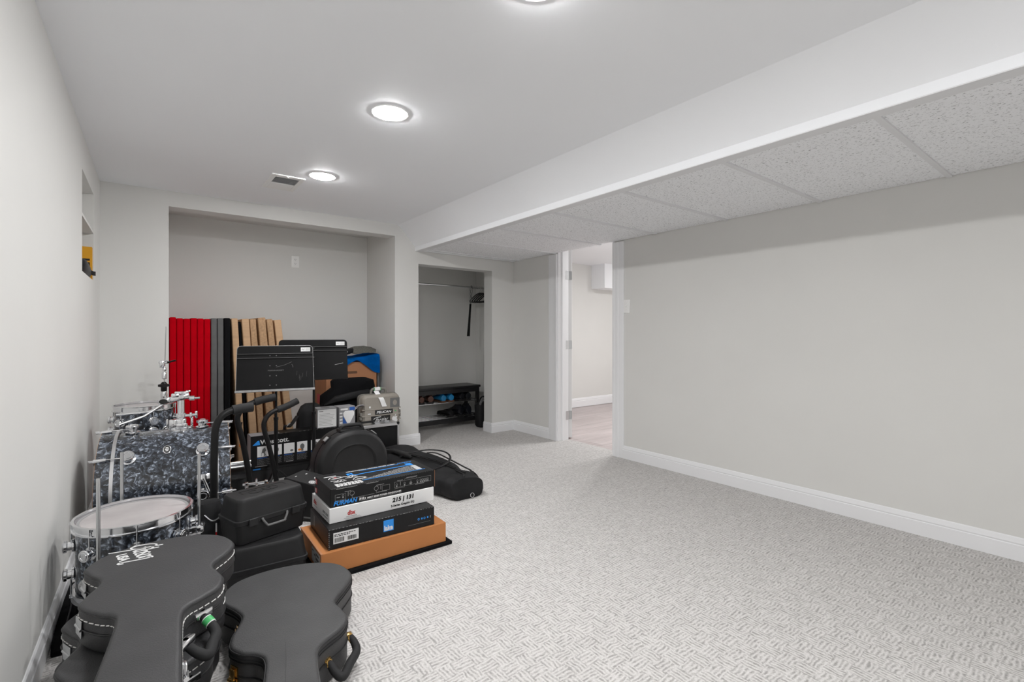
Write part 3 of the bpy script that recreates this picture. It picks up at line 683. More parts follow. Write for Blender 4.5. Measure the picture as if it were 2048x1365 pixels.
PW, PD, PH = .345, .17, .56
t = thing('hard_case', 'taupe hard shell carry case with stickers, standing upright by the pier', 'hard case', (1.672, 4.165, 0))
def rr3(w, h, r): return rrect(w, h, r, 5)
fx = Matrix.Translation((0, 0, PH/2)) @ Matrix.Rotation(R(90), 4, 'X')       # outline in XZ, thickness along -Y
bm = BM(); layers(bm, rr3(PW, PH, .04), [(.022, -PD/2), (.004, -PD/2+.012), (0, -PD/2+.03), (0, -.004)], fx); finish('back_shell', bm, 'greycase', t)
bm = BM(); layers(bm, rr3(PW, PH, .04), [(0, .0), (0, PD/2-.035), (.004, PD/2-.016), (.02, PD/2)], fx); finish('front_shell', bm, 'hardcase', t)
bm = BM(); layers(bm, rr3(PW+.02, PH+.012, .045), [(0, -.012), (0, .012)], fx); finish('rim', bm, 'greycase', t)
fy = -PD/2
bm = BM()
for z in (.33, .375, .43): bx(bm, -PW/2-.006, PW/2+.006, fy-.002, fy+.05, z, z+.008, .002, 1)
finish('ribs', bm, 'hardcase', t)
for z in (.395, .36, .06):
    bm = BM(); bx(bm, -PW/2-.016, -PW/2+.012, fy+.02, fy+.06, z-.014, z+.014, .003, 1); finish('latch', bm, 'greycase', t); bm = BM(); bx(bm, PW/2-.012, PW/2+.014, fy+.02, fy+.06, z-.014, z+.014, .003, 1); finish('latch', bm, 'greycase', t)
bm = BM(); tube(bm, spline([(-.07, 0, PH-.01), (-.065, 0, PH+.03), (-.045, 0, PH+.045), (.045, 0, PH+.045), (.065, 0, PH+.03), (.07, 0, PH-.01)], 5), .011, 10); hd = finish('handle', bm, 'greycase', t)
bm = BM(); bx(bm, -.04, .015, -.016, .016, PH+.03, PH+.06, .004, 1); finish('handle_wrap', bm, 'carton_white', hd)
bm = BM(); bx(bm, -.043, -.04, -.016, .016, PH+.031, PH+.059); bx(bm, .015, .018, -.016, .016, PH+.031, PH+.059); finish('wrap_edge', bm, 'green', hd)
bm = BM(); V0 = [(-.03, -.02, PH+.03), (-.02, -.045, PH+.0), (-.01, -.092, PH-.03), (.01, -.0935, PH-.08), (.02, -.0935, PH-.105)]
sp = spline(V0, 6); loft(bm, [[p+Vector((dx, dy, 0)) for dx, dy in ((-.022, 0), (.022, 0), (.022, .0015), (-.022, .0015))] for p in sp]); finish('luggage_tag', bm, 'carton_white', t)
bm = BM(); plate(bm, (.075, fy-.0012, .44), X, Z, .09, .085); f = finish('dark_sticker', bm, 'midgrey', t)
bm = BM(); poly(bm, (.12, fy-.0018, .482), X, Z, [(.02*math.cos(s*PI/8), .024*math.sin(s*PI/8)) for s in range(16)]); finish('sticker_print', bm, 'hardcase', f)
bm = BM(); plate(bm, (-.065, fy-.0028, .388), X, Z, .165, .04); f = finish('name_sticker', bm, 'blackp', t)
part_text(f, 'white', 'PELICAN', (-.05, fy-.0036, .397), X, Z, .135, .021, shear=.15, bold=.03)
bm = BM(); bx(bm, .118, .13, fy-.0035, fy-.002, .403, .413); finish('green_sticker', bm, 'green', t)
bm = BM(); plate(bm, (-.1, fy-.0028, .298), X, Z, .175, .078); f = finish('brand_sticker', bm, 'blackp', t)
bm = BM(); o_ = (-.1, fy-.0036, .298)
stroke(bm, o_, X, Z, [(.035, .018), (.045, .04), (.055, .062), (.05, .066), (.03, .058), (.022, .05)], .0055); stroke(bm, o_, X, Z, [(.05, .066), (.075, .068), (.09, .07)], .005); stroke(bm, o_, X, Z, [(.04, .042), (.06, .046)], .0045)
stroke(bm, o_, X, Z, [(.056, .036), (.068, .042), (.066, .05), (.058, .046), (.06, .034), (.074, .034)], .0042)
stroke(bm, o_, X, Z, [(.076, .034), (.08, .048), (.078, .036), (.088, .05), (.092, .036), (.098, .036)], .0042)
stroke(bm, o_, X, Z, [(.112, .048), (.104, .05), (.1, .04), (.106, .034), (.114, .044), (.12, .066), (.115, .04), (.12, .034)], .0042)
stroke(bm, o_, X, Z, [(.122, .038), (.134, .044), (.13, .052), (.124, .044), (.128, .034), (.14, .036)], .0042)
stroke(bm, o_, X, Z, [(.141, .035), (.146, .052), (.145, .046), (.155, .054)], .0042)
plate(bm, (-.05, fy-.0036, .308), X, Z, .08, .004); finish('printed_text', bm, 'white', f)
bm = BM(); o_ = (.118, fy-.0028, .335)
poly(bm, o_, X, Z, [(-.012, -.034), (0, -.031), (.012, -.034), (.022, -.02), (.026, -.008), (.019, 0), (.019, .012), (.025, .019), (.014, .025), (.002, .02), (-.01, .025), (-.022, .018), (-.026, .004), (-.022, -.018)])
poly(bm, o_, X, Z, [(.001, .027), (.006, .028), (.013, .036), (.014, .042), (.006, .04), (.001, .033)]); finish('fruit_sticker', bm, 'white', t)
bm = BM(); plate(bm, (-.13, fy-.0028, .395), X, Z, .026, .009); plate(bm, (-.118, fy-.0016, .45), X, Z, .014, .016); plate(bm, (-.13, fy-.0028, .265), X, Z, .055, .022); finish('small_sticker', bm, 'carton_white', t)

t = thing('flight_case', 'black briefcase with aluminium edges and a top handle, before the taupe case', 'flight case', (1.563, 3.985, 0))
bm = BM(); bx(bm, -.185, .185, -.06, .06, .004, .322, .002, 1); finish('panel', bm, 'carton_black', t)
bm = BM()
for s in (-1, 1):
    for q in (-1, 1):
        bx(bm, -.196, .196, s*.064-.006, s*.064+.006, (.003 if q < 0 else .307), (.018 if q < 0 else .331), .003, 1); bx(bm, q*.189-.008, q*.189+.008, s*.064-.006, s*.064+.006, .003, .331, .003, 1)
bx(bm, -.196, .196, -.06, .06, .323, .331, .002, 1); finish('edge_trim', bm, 'alu', t)
for s in (-1, 1):
    for z in (.008, .326): bm = BM(); box(bm, (s*.188, -.064, z), (.026, .018, .022), bev=.006); finish('corner', bm, 'black', t)
bm = BM(); tube(bm, spline([(-.17, -.01, .33), (-.165, -.01, .348), (-.15, -.01, .352), (-.03, -.01, .352), (-.015, -.01, .348), (-.01, -.01, .33)], 5), .009, 10); finish('handle', bm, 'black', t)
for x in (.02, .11):
    bm = BM(); bx(bm, x-.025, x+.025, -.03, .01, .331, .339, .002, 1); cyl(bm, (x-.02, -.01, .343), (x+.02, -.01, .343), .005); finish('latch', bm, 'chrome', t)

# ------------------------------------------------------------------ round drum case
t = thing('snare_drum_case', 'round black moulded drum case standing on edge behind the stacked boxes', 'drum case', (1.115, 3.27, 0))
def dcase(r, n=64):
    out = []
    for i in range(n):
        a = 2*PI*i/n; x, z = r*math.sin(a), -r*math.cos(a)
        if z < -r*.94: z = -r*.94
        if z > r*.86: z = r*.86+(z-r*.86)*.8
        out.append(Vector((x, z)))
    return out
RC = .236; fd = Matrix.Translation((0, 0, RC*.94+.001)) @ Matrix.Rotation(R(90), 4, 'X')
bm = BM(); layers(bm, dcase(RC), [(.03, -.125), (.008, -.118), (0, -.1), (0, -.003)], fd); finish('rear_shell', bm, 'mould', t)
bm = BM(); layers(bm, dcase(RC), [(0, 0), (0, .07), (.006, .083), (.022, .094), (.028, .095), (.082, .095), (.088, .098), (.094, .095), (.1, .084), (.102, .083)], fd); finish('front_shell', bm, 'mould', t)
bm = BM(); layers(bm, dcase(RC+.003), [(0, -.006), (0, .003)], fd); finish('seam', bm, 'black', t)
HZ_ = RC*.94+RC*.97
bm = BM(); box(bm, (0, .0, HZ_-.004), (.17, .09, .03), bev=.012); finish('handle_recess', bm, 'black', t)
bm = BM(); tube(bm, spline([(-.075, -.02, HZ_-.005), (-.065, -.02, HZ_+.022), (-.04, -.02, HZ_+.03), (.04, -.02, HZ_+.03), (.065, -.02, HZ_+.022), (.075, -.02, HZ_-.005)], 5), .012, 10); finish('handle', bm, 'mould', t)
for a in (-42, 40):
    mt = Matrix.Translation((0, 0, RC*.94)) @ Matrix.Rotation(R(a), 4, 'Y')
    bm = BM(); box(bm, mt @ Vector((0, 0, RC+.002)), (.06, .07, .014), rot=Matrix.Rotation(R(a), 4, 'Y'), bev=.004); f = finish('latch', bm, 'black', t)
    bm = BM(); box(bm, mt @ Vector((0, -.01, RC+.011)), (.035, .04, .008), rot=Matrix.Rotation(R(a), 4, 'Y'), bev=.002); finish('buckle', bm, 'grey', f)
bm = BM(); o_ = (-.066, -.0835, .148)
text_bm(bm, 'enduro', o_, (.999, 0, .02), Z, .135, .03, shear=.35, th=.003); plate(bm, (-.05, -.0835, .137), X, Z, .13, .004, .0025)
finish('embossed_text', bm, 'mould', t)

# ------------------------------------------------------------------ music stands
def music_stand(x, y, zc, face, label, loc_px_text, w=.488, h=.318, scr=0):
    t = thing('music_stand', label, 'music stand', (x, y, 0), face, 'black music stands')
    tilt = R(-9); cz = Vector((0, -.03, zc)); mt = Matrix.Translation(cz) @ Matrix.Rotation(tilt, 4, 'X')
    # outline with rounded upper corners, slightly narrower at the top
    pts = [(-w/2, -h/2), (w/2, -h/2)]
    for i in range(6): a = R(i*18); pts.append((w/2-.006-.025+.025*math.cos(a), h/2-.025+.025*math.sin(a)))
    for i in range(6): a = R(90+i*18); pts.append((-w/2+.006+.025+.025*math.cos(a), h/2-.025+.025*math.sin(a)))
    bm = BM(); loft(bm, [[mt @ Vector((a, dy, b)) for a, b in pts] for dy in (-.0008, .0008)])
    for z in (h*.315, h*.225): box(bm, mt @ Vector((0, -.003, z)), (w-.012, .006, .006), rot=Matrix.Rotation(tilt, 4, 'X'), bev=.002)
    d = finish('desk', bm, 'desk', t)
    bm = BM(); tube(bm, [mt @ Vector((a, 0, b)) for a, b in pts[1:]]+[mt @ Vector((pts[0][0], 0, pts[0][1]))], .0016, 6); finish('rolled_edge', bm, 'deskedge' if scr else 'desk', d)
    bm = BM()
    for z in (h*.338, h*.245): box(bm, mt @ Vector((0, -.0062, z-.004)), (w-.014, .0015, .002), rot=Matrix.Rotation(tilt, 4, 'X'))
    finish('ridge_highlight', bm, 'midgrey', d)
    bm = BM(); box(bm, mt @ Vector((0, -.026, -h/2)), (w+.004, .052, .002), rot=Matrix.Rotation(tilt, 4, 'X')); box(bm, mt @ Vector((0, -.052, -h/2+.006)), (w+.004, .002, .014), rot=Matrix.Rotation(tilt, 4, 'X')); finish('ledge', bm, 'deskedge' if scr else 'desk', t)
    xx = (1, 0, 0); yy = mt.to_3x3() @ Vector((0, 0, 1)); nn = mt.to_3x3() @ Vector((0, -1, 0))
    P = lambda a, b, l=.0012: mt @ Vector((a, -l, b))
    bm = BM(); plate(bm, P(w/2-.085, h/2-.042), xx, yy, .062, .028); f = finish('sticker', bm, 'white', d)
    bm = BM(); stroke(bm, P(w/2-.078, h/2-.03, .0019), xx, yy, [(0, 0), (.005, .006), (.008, -.003), (.013, .005), (.02, .004)], .002)
    for k in range(4): plate(bm, P(w/2-.053, h/2-.036+k*.0045, .0019), xx, yy, .026, .0013)
    finish('sticker_print', bm, 'grey', f)
    bm = BM()
    for b in (.02, -.05, -.115, .09):
        for a in (-.018, .022): m2 = P(a-.02, b); cyl(bm, m2, m2+nn*.0022, .0035, n=10)
    finish('rivet', bm, 'midgrey', d)
    if scr:
        part_text(d, 'midgrey', 'MANHASSET', P(-.05, -.018), xx, yy, .1, .009, th=.0005)
        bm = BM(); stroke(bm, P(.0, .01), xx, yy, [(0, 0), (.05, .012), (.1, .034)], .0016); stroke(bm, P(.1, .005), xx, yy, [(0, .022), (.006, .01), (.007, 0)], .0022)
        for k in range(7): stroke(bm, P(.13+.012*k+random.uniform(-.01, .01), -.1+random.uniform(0, .05)), xx, yy, [(0, 0), (.002, .03)], .0007)
        finish('scratches', bm, 'midgrey', d)
    else:
        bm = BM(); stroke(bm, P(.15, -.04), xx, yy, [(0, 0), (.03, .006), (.06, .013)], .003); finish('scratches', bm, 'grey', d)
    bm = BM(); box(bm, (0, .012, zc-.02), (.05, .03, .16), bev=.006); finish('clutch', bm, 'tube', t)
    bm = BM(); cyl(bm, (0, .02, .36), (0, .02, zc), .0085); finish('inner_tube', bm, 'tube', t)
    bm = BM(); cyl(bm, (0, .02, .1), (0, .02, .5), .013); cyl(bm, (0, .02, .49), (0, .02, .51), .016); finish('outer_tube', bm, 'tube', t)
    for a in (110, 230, 350):
        bm = BM(); c, s = math.cos(R(a)-face), math.sin(R(a)-face)
        tube(bm, spline([(0, .02, .14), (.03*c, .02+.03*s, .12), (.1*c, .02+.1*s, .04), (.15*c, .02+.15*s, .008)], 5), .008, 8); f = finish('leg', bm, 'tube', t)
        bm = BM(); cyl(bm, (.15*c, .02+.15*s, 0), (.15*c, .02+.15*s, .014), .011, n=12); finish('foot', bm, 'rubber', f)
    return t
music_stand(.735, 3.69, .858, R(-11), 'nearer black music stand with worn pale edges and a scratched desk', 0, scr=1)
music_stand(1.015, 3.79, .905, R(-18), 'farther black music stand, partly hidden behind the scratched one', 0, w=.485, h=.3)

# ------------------------------------------------------------------ exercise machine handles
t = thing('exercise_machine', 'black exercise machine frame with three bent foam gripped handlebars', 'exercise machine', (0, 0, 0))
def bar(pts, r, g):
    bm = BM(); sp = spline(pts, 8); tube(bm, sp, r, 14); f = finish('handlebar', bm, 'tube', t)
    bm = BM(); tube(bm, spline(g, 6), r*1.45, 14); finish('foam_grip', bm, 'rubber', f)
bar([(.262, 2.72, .03), (.266, 2.72, .3), (.269, 2.72, .55), (.275, 2.72, .645), (.298, 2.725, .695), (.338, 2.735, .718), (.39, 2.74, .726), (.43, 2.745, .727)], .0165, [(.348, 2.737, .72), (.395, 2.741, .726), (.438, 2.746, .727)])
bar([(.545, 3.46, .03), (.53, 3.46, .2), (.495, 3.46, .42), (.468, 3.46, .54), (.474, 3.46, .595), (.52, 3.46, .642), (.585, 3.46, .666), (.66, 3.46, .68)], .017, [(.565, 3.46, .66), (.61, 3.46, .672), (.685, 3.46, .683)])
bar([(.69, 3.36, .03), (.665, 3.36, .2), (.63, 3.36, .38), (.6, 3.36, .5), (.606, 3.36, .555), (.64, 3.365, .595), (.7, 3.37, .618), (.79, 3.38, .65)], .0145, [(.68, 3.37, .611), (.74, 3.375, .63), (.805, 3.385, .657)])
bm = BM()
tube(bm, [(.262, 2.72, .025), (.575, 2.76, .025), (.597, 3.05, .022), (.69, 3.36, .025)], .017, 10)
tube(bm, [(.538, 3.46, .12), (.678, 3.36, .12)], .012, 10); tube(bm, [(.2, 2.72, .022), (.36, 2.72, .022)], .022, 10)
finish('base_frame', bm, 'tube', t)
# black equipment box with a printed top
t = thing('speaker_box', 'black electronics box with a printed sloping top, behind the moulded cases', 'electronics box', (.79, 3.06, 0), R(40))
bm = BM(); loft(bm, [[Vector(p) for p in q] for q in ([(-.09, -.1, 0), (-.09, .1, 0), (-.09, .1, .245), (-.09, -.1, .21)], [(.09, -.1, 0), (.09, .1, 0), (.09, .1, .245), (.09, -.1, .21)])])
finish('cabinet', bm, 'black', t)
sl = (0, .2, .035)
bm = BM(); plate(bm, (-.086, -.098, .2108), X, sl, .172, .195, .002); f = finish('top_panel', bm, 'mould', t)
bm = BM(); q0 = (-.05, -.06, .2195)
mt = frm(q0, X, sl); torus(bm, .018, .0025, mt, 24, 6); torus(bm, .008, .002, mt, 16, 6); stroke(bm, (.0, -.05, .2215), X, sl, [(0, 0), (.02, .02), (.04, .01)], .008); stroke(bm, (.045, -.055, .2205), X, sl, [(0, 0), (.015, .015)], .006); plate(bm, (.03, .04, .237), X, sl, .015, .006); plate(bm, (-.04, .06, .2405), X, sl, .015, .006); finish('panel_print', bm, 'white', f)
bm = BM(); bx(bm, -.092, .092, -.102, .102, .02, .028); finish('trim_line', bm, 'midgrey', t)

# ------------------------------------------------------------------ drums
def lug_bm(bm, mt):
    lathe(bm, [(.017, 0), (.019, .002), (.019, .005), (.0125, .007), (.0125, .016), (.017, .018), (.0175, .024), (.016, .0265), (.001, .0265)], mt, 20)
    torus(bm, .010, .0015, mt @ Matrix.Translation((0, 0, .0265)), 20, 6)
def outward(c, d, up=(0, 0, 1)):
    d = Vector(d).normalized(); u = Vector(up); u = (u-d*u.dot(d)).normalized(); v = u.cross(d)
    return Matrix(((v.x, u.x, d.x, c[0]), (v.y, u.y, d.y, c[1]), (v.z, u.z, d.z, c[2]), (0, 0, 0, 1)))
def badge(t, mt, a=.032, b=.022):
    bm = BM(); o = [Vector((a*math.cos(2*PI*i/32), b*math.sin(2*PI*i/32))) for i in range(32)]
    layers(bm, o, [(0, 0), (0, .0015), (.002, .0022)], mt); f = finish('badge', bm, 'chrome', t)
    bm = BM(); layers(bm, o, [(.004, .0022), (.004, .0026)], mt); finish('badge_field', bm, 'blackp', f)
    bm = BM(); m2 = mt @ Matrix.Translation((0, 0, .0027)); xx = m2.to_3x3() @ Vector(X); yy = m2.to_3x3() @ Vector(Y)
    k = a*.62
    for s, q in ((-1, .55), (0, .8), (1, .55)):
        plate(bm, m2 @ Vector((-k*q, s*b*.36-b*.09, 0)), xx, yy, 2*k*q, b*.2)
    finish('badge_print', bm, 'white', f)
def tom(t, r, h, z0, nl, a0, head=True, badge_a=None):
    """upright drum: shell, two hoops, head, lugs with rods"""
    bm = BM(); lathe(bm, [(r-.006, z0), (r, z0), (r, z0+h), (r-.006, z0+h)], n=72, cap=True); finish('shell', bm, 'pearl', t)
    for z, s in ((z0+h, 1), (z0, -1)):
        bm = BM(); pr = [(r+.004, -.012), (r+.013, -.012), (r+.013, -.008), (r+.0065, -.006), (r+.0065, .014), (r+.012, .017), (r+.012, .019), (r+.003, .019), (r+.003, -.006)]
        loft(bm, [[Vector((a*math.cos(q), a*math.sin(q), z+s*b)) for a, b in pr] for q in [2*PI*i/80 for i in range(80)]], False, True); finish('hoop', bm, 'chrome', t)
    bm = BM(); lathe(bm, [(r+.003, z0+h+.002), (r-.002, z0+h+.006), (r-.02, z0+h+.007), (.001, z0+h+.007)], n=72); f = finish('head', bm, 'head', t)
    bm = BM(); ring(bm, r-.012, r-.003, z0+h+.0062, z0+h+.0074, n=72); finish('head_collar', bm, 'grey', f)
    for i in range(nl):
        a = a0+2*PI*i/nl; d = (math.cos(a), math.sin(a), 0)
        for z, s in ((z0+h-.07, 1), (z0+.07, -1)):
            bm = BM(); lug_bm(bm, outward((d[0]*r, d[1]*r, z), d) @ Matrix.Scale(1.25, 4)); f = finish('lug', bm, 'chrome', t)
            bm = BM(); q = r+.0105; cyl(bm, (d[0]*q, d[1]*q, z), (d[0]*q, d[1]*q, z+s*.082), .0028, n=8); cyl(bm, (d[0]*q, d[1]*q, z+s*.077), (d[0]*q, d[1]*q, z+s*.088), .0055, n=8); finish('tension_rod', bm, 'chrome', f)
    if badge_a is not None:
        d = (math.cos(badge_a), math.sin(badge_a), 0); badge(t, outward((d[0]*(r+.0003), d[1]*(r+.0003), z0+h*.32), d))
FX, FY = -.028, 2.425
t = thing('floor_tom', 'black pearl floor tom with three raised steel legs, behind the guitar cases', 'drum', (FX, FY, 0))
FZ0, FH, FR = .135, .245, .178
tom(t, FR, FH, FZ0, 8, R(-88))
for (lx, ly) in ((-.1, -.205), (-.048, .222), (.212, -.01)):
    d = Vector((lx, ly, 0)).normalized()
    bm = BM(); cyl(bm, (lx, ly, .012), (lx, ly, .592), .0063, n=14); f = finish('leg', bm, 'steel', t)
    bm = BM(); cyl(bm, (lx, ly, 0), (lx, ly, .03), .011, n=14); finish('rubber_foot', bm, 'rubber', f)
    bm = BM(); c = d*FR; m2 = outward((c.x, c.y, .275), d)
    box(bm, m2 @ Vector((0, 0, .016)), (.03, .036, .055), rot=m2.to_3x3().to_4x4(), bev=.006)
    box(bm, m2 @ Vector((0, 0, .036)), (.036, .03, .03), rot=m2.to_3x3().to_4x4(), bev=.008)
    cyl(bm, m2 @ Vector((.015, 0, .04)), m2 @ Vector((.05, 0, .045)), .006, n=10); cyl(bm, m2 @ Vector((.04, 0, .044)), m2 @ Vector((.058, 0, .046)), .012, n=10)
    finish('leg_bracket', bm, 'chrome', t)

BXC, BYC, BZ = .105, 3.2, .302
t = thing('bass_drum', 'large black pearl bass drum lying on its side with chrome lugs', 'drum', (BXC, BYC, BZ), R(-4))
ax = Matrix.Rotation(R(90), 4, 'Y')
HL, BR = .215, .279
bm = BM(); lathe(bm, [(BR-.008, -HL), (BR, -HL), (BR, HL), (BR-.008, HL)], ax, 96); finish('shell', bm, 'pearl', t)
for s in (-1, 1):
    mt = ax @ Matrix.Translation((0, 0, s*(HL+.012)))
    bm = BM(); ring(bm, BR+.003, BR+.012, -.02, .047 if s > 0 else .02, mt, 96) if s > 0 else ring(bm, BR+.003, BR+.012, -.047, .02, mt, 96); f = finish('hoop', bm, 'pearl', t)
    bm = BM(); z = -.02 if s > 0 else .008; ring(bm, BR+.0035, BR+.0135, z, z+.014, mt, 96); finish('hoop_band', bm, 'alu', f)
    bm = BM(); z = .0472 if s > 0 else -.0486; ring(bm, BR+.004, BR+.0115, z, z+.0014, mt, 96); finish('hoop_edge', bm, 'wood', f)
    bm = BM(); lathe(bm, [(BR+.003, .012*s), (BR-.004, .016*s), (.001, .016*s)], mt, 72); finish('head', bm, 'head', t)
    for i in range(8):
        a = R(4+45*i); d = Vector((0, -math.sin(a), math.cos(a)))
        c = d*BR+Vector((s*(HL-.062), 0, 0))
        m2 = outward(c, d, X)
        bm = BM(); lug_bm(bm, m2 @ Matrix.Scale(1.6, 4)); f = finish('lug', bm, 'chrome', t)
        p0 = d*(BR+.022)+Vector((s*(HL-.062), 0, 0)); p1 = d*(BR+.022)+Vector((s*(HL+.085), 0, 0))
        bm = BM(); cyl(bm, p0, p1, .003, n=8); finish('tension_rod', bm, 'chrome', f)
        bm = BM(); p2 = d*(BR+.02)+Vector((s*(HL+.02), 0, 0)); p3 = d*(BR+.016)+Vector((s*(HL+.066), 0, 0)); cyl(bm, p2, p3, .0085, .0095, 12)
        rot = m2.to_3x3().to_4x4(); box(bm, d*(BR+.006)+Vector((s*(HL+.064), 0, 0)), (.018, .006, .03), rot=rot, bev=.001); cyl(bm, p3, p3+Vector((s*.016, 0, 0)), .005, n=6)
        finish('claw', bm, 'chrome', f)
badge(t, outward(Vector((.0, -math.sin(R(42))*(BR+.0004), math.cos(R(42))*(BR+.0004))), (0, -math.sin(R(42)), math.cos(R(42)))), .017, .026)
# spurs
for a in (78, -78):
    d = Vector((0, -math.sin(R(a)), -.15)).normalized()
    c = Vector((HL-.06, 0, -.0))+Vector((0, -math.sin(R(a)), math.cos(R(a))))*BR
    bm = BM(); m2 = outward(c, Vector((0, c.y, c.z)), X); box(bm, m2 @ Vector((0, 0, .012)), (.045, .06, .024), rot=m2.to_3x3().to_4x4(), bev=.006)
    e = Vector((c.x+.12, c.y*1.22, -BZ+.004)); cyl(bm, m2 @ Vector((0, 0, .02)), e, .0075, n=12); finish('spur', bm, 'chrome', t)
# tom holder on top of the shell
zt = BR
bm = BM(); lathe(bm, [(.058, -.006), (.058, .004), (.05, .009), (.03, .014), (.022, .02), (.001, .02)], Matrix.Translation((.055, 0, zt)), 40)
box(bm, (.02, -.02, zt+.03), (.035, .03, .05), bev=.005); box(bm, (.055, 0, zt+.03), (.05, .045, .05), bev=.006); box(bm, (.105, -.01, zt+.034), (.012, .012, .05), bev=.002); box(bm, (.06, -.03, zt+.02), (.05, .012, .02), bev=.003)
mnt = finish('tom_mount', bm, 'chrome', t)
bm = BM(); cyl(bm, (.055, 0, zt), (.055, 0, zt+.155), .0165); lathe(bm, [(.021, 0), (.024, .004), (.024, .02), (.021, .024), (.001, .024)], Matrix.Translation((.055, 0, zt+.06)), 24); finish('post', bm, 'chrome', mnt)
bm = BM(); cyl(bm, (.075, -.01, zt+.07), (.13, -.02, zt+.072), .008); box(bm, (.125, -.02, zt+.072), (.012, .008, .04), bev=.004); box(bm, (.1, -.015, zt+.071), (.012, .03, .03), bev=.004); box(bm, (-.005, -.03, zt+.04), (.01, .01, .042), bev=.004); finish('wing_screw', bm, 'chrome', mnt)
bm = BM(); box(bm, (.045, -.015, zt+.17), (.13, .035, .03), rot=Matrix.Rotation(R(-8), 4, 'Y'), bev=.007); box(bm, (.02, -.02, zt+.185), (.05, .04, .02), bev=.006); box(bm, (.06, .0, zt+.195), (.09, .03, .016), bev=.004)
box(bm, (-.045, -.03, zt+.158), (.075, .03, .034), rot=Matrix.Rotation(R(-12), 4, 'Y'), bev=.01); cyl(bm, (.1, -.02, zt+.165), (.175, -.03, zt+.165), .006); cyl(bm, (.11, -.02, zt+.165), (.14, -.026, zt+.165), .013); box(bm, (.1, .02, zt+.2), (.03, .02, .01), bev=.003)
for v in bm.verts: v.co.x = .055+(v.co.x-.055)*.72
cl = finish('clamp', bm, 'chrome', mnt)
bm = BM(); m2 = outward((-.022, -.0456, zt+.158), NY); layers(bm, [Vector((.019*math.cos(2*PI*i/28), .013*math.sin(2*PI*i/28))) for i in range(28)], [(0, 0), (0, .0012)], m2); finish('clamp_logo', bm, 'blackp', cl)
bm = BM(); tube(bm, [(-.02, -.035, zt+.145), (-.1, -.06, zt+.09), (-.2, -.09, zt+.06)], .006, 10); tube(bm, [(-.02, -.02, zt+.13), (-.09, -.02, zt+.105), (-.22, -.01, zt+.1)], .007, 10); finish('tom_arm', bm, 'chrome', mnt)

t = thing('rack_tom', 'small black pearl tom behind the bass drum, rim just above it', 'drum', (.003, 3.71, 0))
tom(t, .146, .2, .452, 6, R(-75), badge_a=R(-45))
o = thing('drum_bag', 'black round drum bag on the floor under the small tom', 'drum bag', (.003, 3.71, 0))
bm = BM(); lathe(bm, [(.001, 0), (.15, 0), (.165, .01), (.168, .38), (.16, .415), (.001, .424)], n=40); finish('body', bm, 'softblack', o)
bm = BM(); torus(bm, .168, .004, Matrix.Translation((0, 0, .35)), 40, 8); finish('zip', bm, 'black', o)

t = thing('hi_hat_stand', 'chrome hi-hat stand with a thin rod and black seat, behind the small tom', 'drum stand', (.108, 4.12, 0))
bm = BM(); cyl(bm, (0, 0, .7), (.012, 0, 1.15), .0032, n=10); finish('pull_rod', bm, 'steel', t)
bm = BM(); cyl(bm, (0, 0, .3), (0, 0, .715), .0125); lathe(bm, [(.0125, 0), (.019, .01), (.019, .08), (.0135, .1), (.001, .1)], Matrix.Translation((0, 0, .6)), 20); finish('upper_tube', bm, 'chrome', t)
bm = BM(); lathe(bm, [(.015, 0), (.018, .006), (.018, .03), (.034, .034), (.034, .048), (.02, .052), (.01, .066), (.001, .066)], Matrix.Translation((0, 0, .7)), 28); finish('seat_cup', bm, 'black', t)
bm = BM(); lathe(bm, [(.012, 0), (.015, .004), (.015, .04), (.010, .05), (.001, .05)], Matrix.Translation((.002, 0, .785)), 20); lathe(bm, [(.008, 0), (.012, .006), (.011, .022), (.007, .03), (.001, .03)], Matrix.Translation((.003, 0, .84)), 16)
box(bm, (-.012, -.008, .89), (.03, .022, .05), bev=.006); box(bm, (.012, -.004, .9), (.03, .014, .016), bev=.004); cyl(bm, (-.03, -.008, .9), (.02, -.008, .91), .006); cl = finish('clutch', bm, 'chrome', t)
bm = BM(); tube(bm, [(.02, -.01, .9), (.045, -.02, .908), (.066, -.028, .914)], .006, 8); finish('clutch_lever', bm, 'black', cl)
bm = BM(); cyl(bm, (0, 0, .06), (0, 0, .45), .016); finish('lower_tube', bm, 'chrome', t)
for a in (100, 200, 330):
    bm = BM(); c, s = math.cos(R(a)), math.sin(R(a)); tube(bm, [(.016*c, .016*s, .36), (.2*c, .2*s, .012)], .007, 8); tube(bm, [(.016*c, .016*s, .12), (.12*c, .12*s, .16)], .005, 8); finish('leg', bm, 'chrome', t)

t = thing('bass_drum_pedal', 'chrome bass drum pedal on the floor right of the bass drum', 'drum pedal', (.5, 3.02, 0), R(80))
bm = BM(); bx(bm, -.16, .12, -.045, .045, 0, .012, .003, 1); box(bm, (-.02, 0, .06), (.26, .08, .008), rot=Matrix.Rotation(R(-14), 4, 'Y'), bev=.003); finish('footboard', bm, 'steel', t)
for s in (-1, 1): bm = BM(); cyl(bm, (.1, s*.05, 0), (.1, s*.05, .24), .009); box(bm, (.1, s*.05, .23), (.03, .02, .03), bev=.005); finish('post', bm, 'chrome', t)
bm = BM(); cyl(bm, (.1, -.06, .232), (.1, .07, .232), .007); torus(bm, .022, .006, Matrix.Translation((.1, 0, .232)) @ Matrix.Rotation(R(90), 4, 'X'), 24, 8); finish('axle', bm, 'chrome', t)
bm = BM(); cyl(bm, (.1, 0, .23), (.03, 0, .17), .004); lathe(bm, [(.001, -.02), (.018, -.018), (.02, 0), (.018, .018), (.001, .02)], Matrix.Translation((.02, 0, .165)) @ Matrix.Rotation(R(70), 4, 'Y'), 20); finish('beater', bm, 'greyfelt', t)

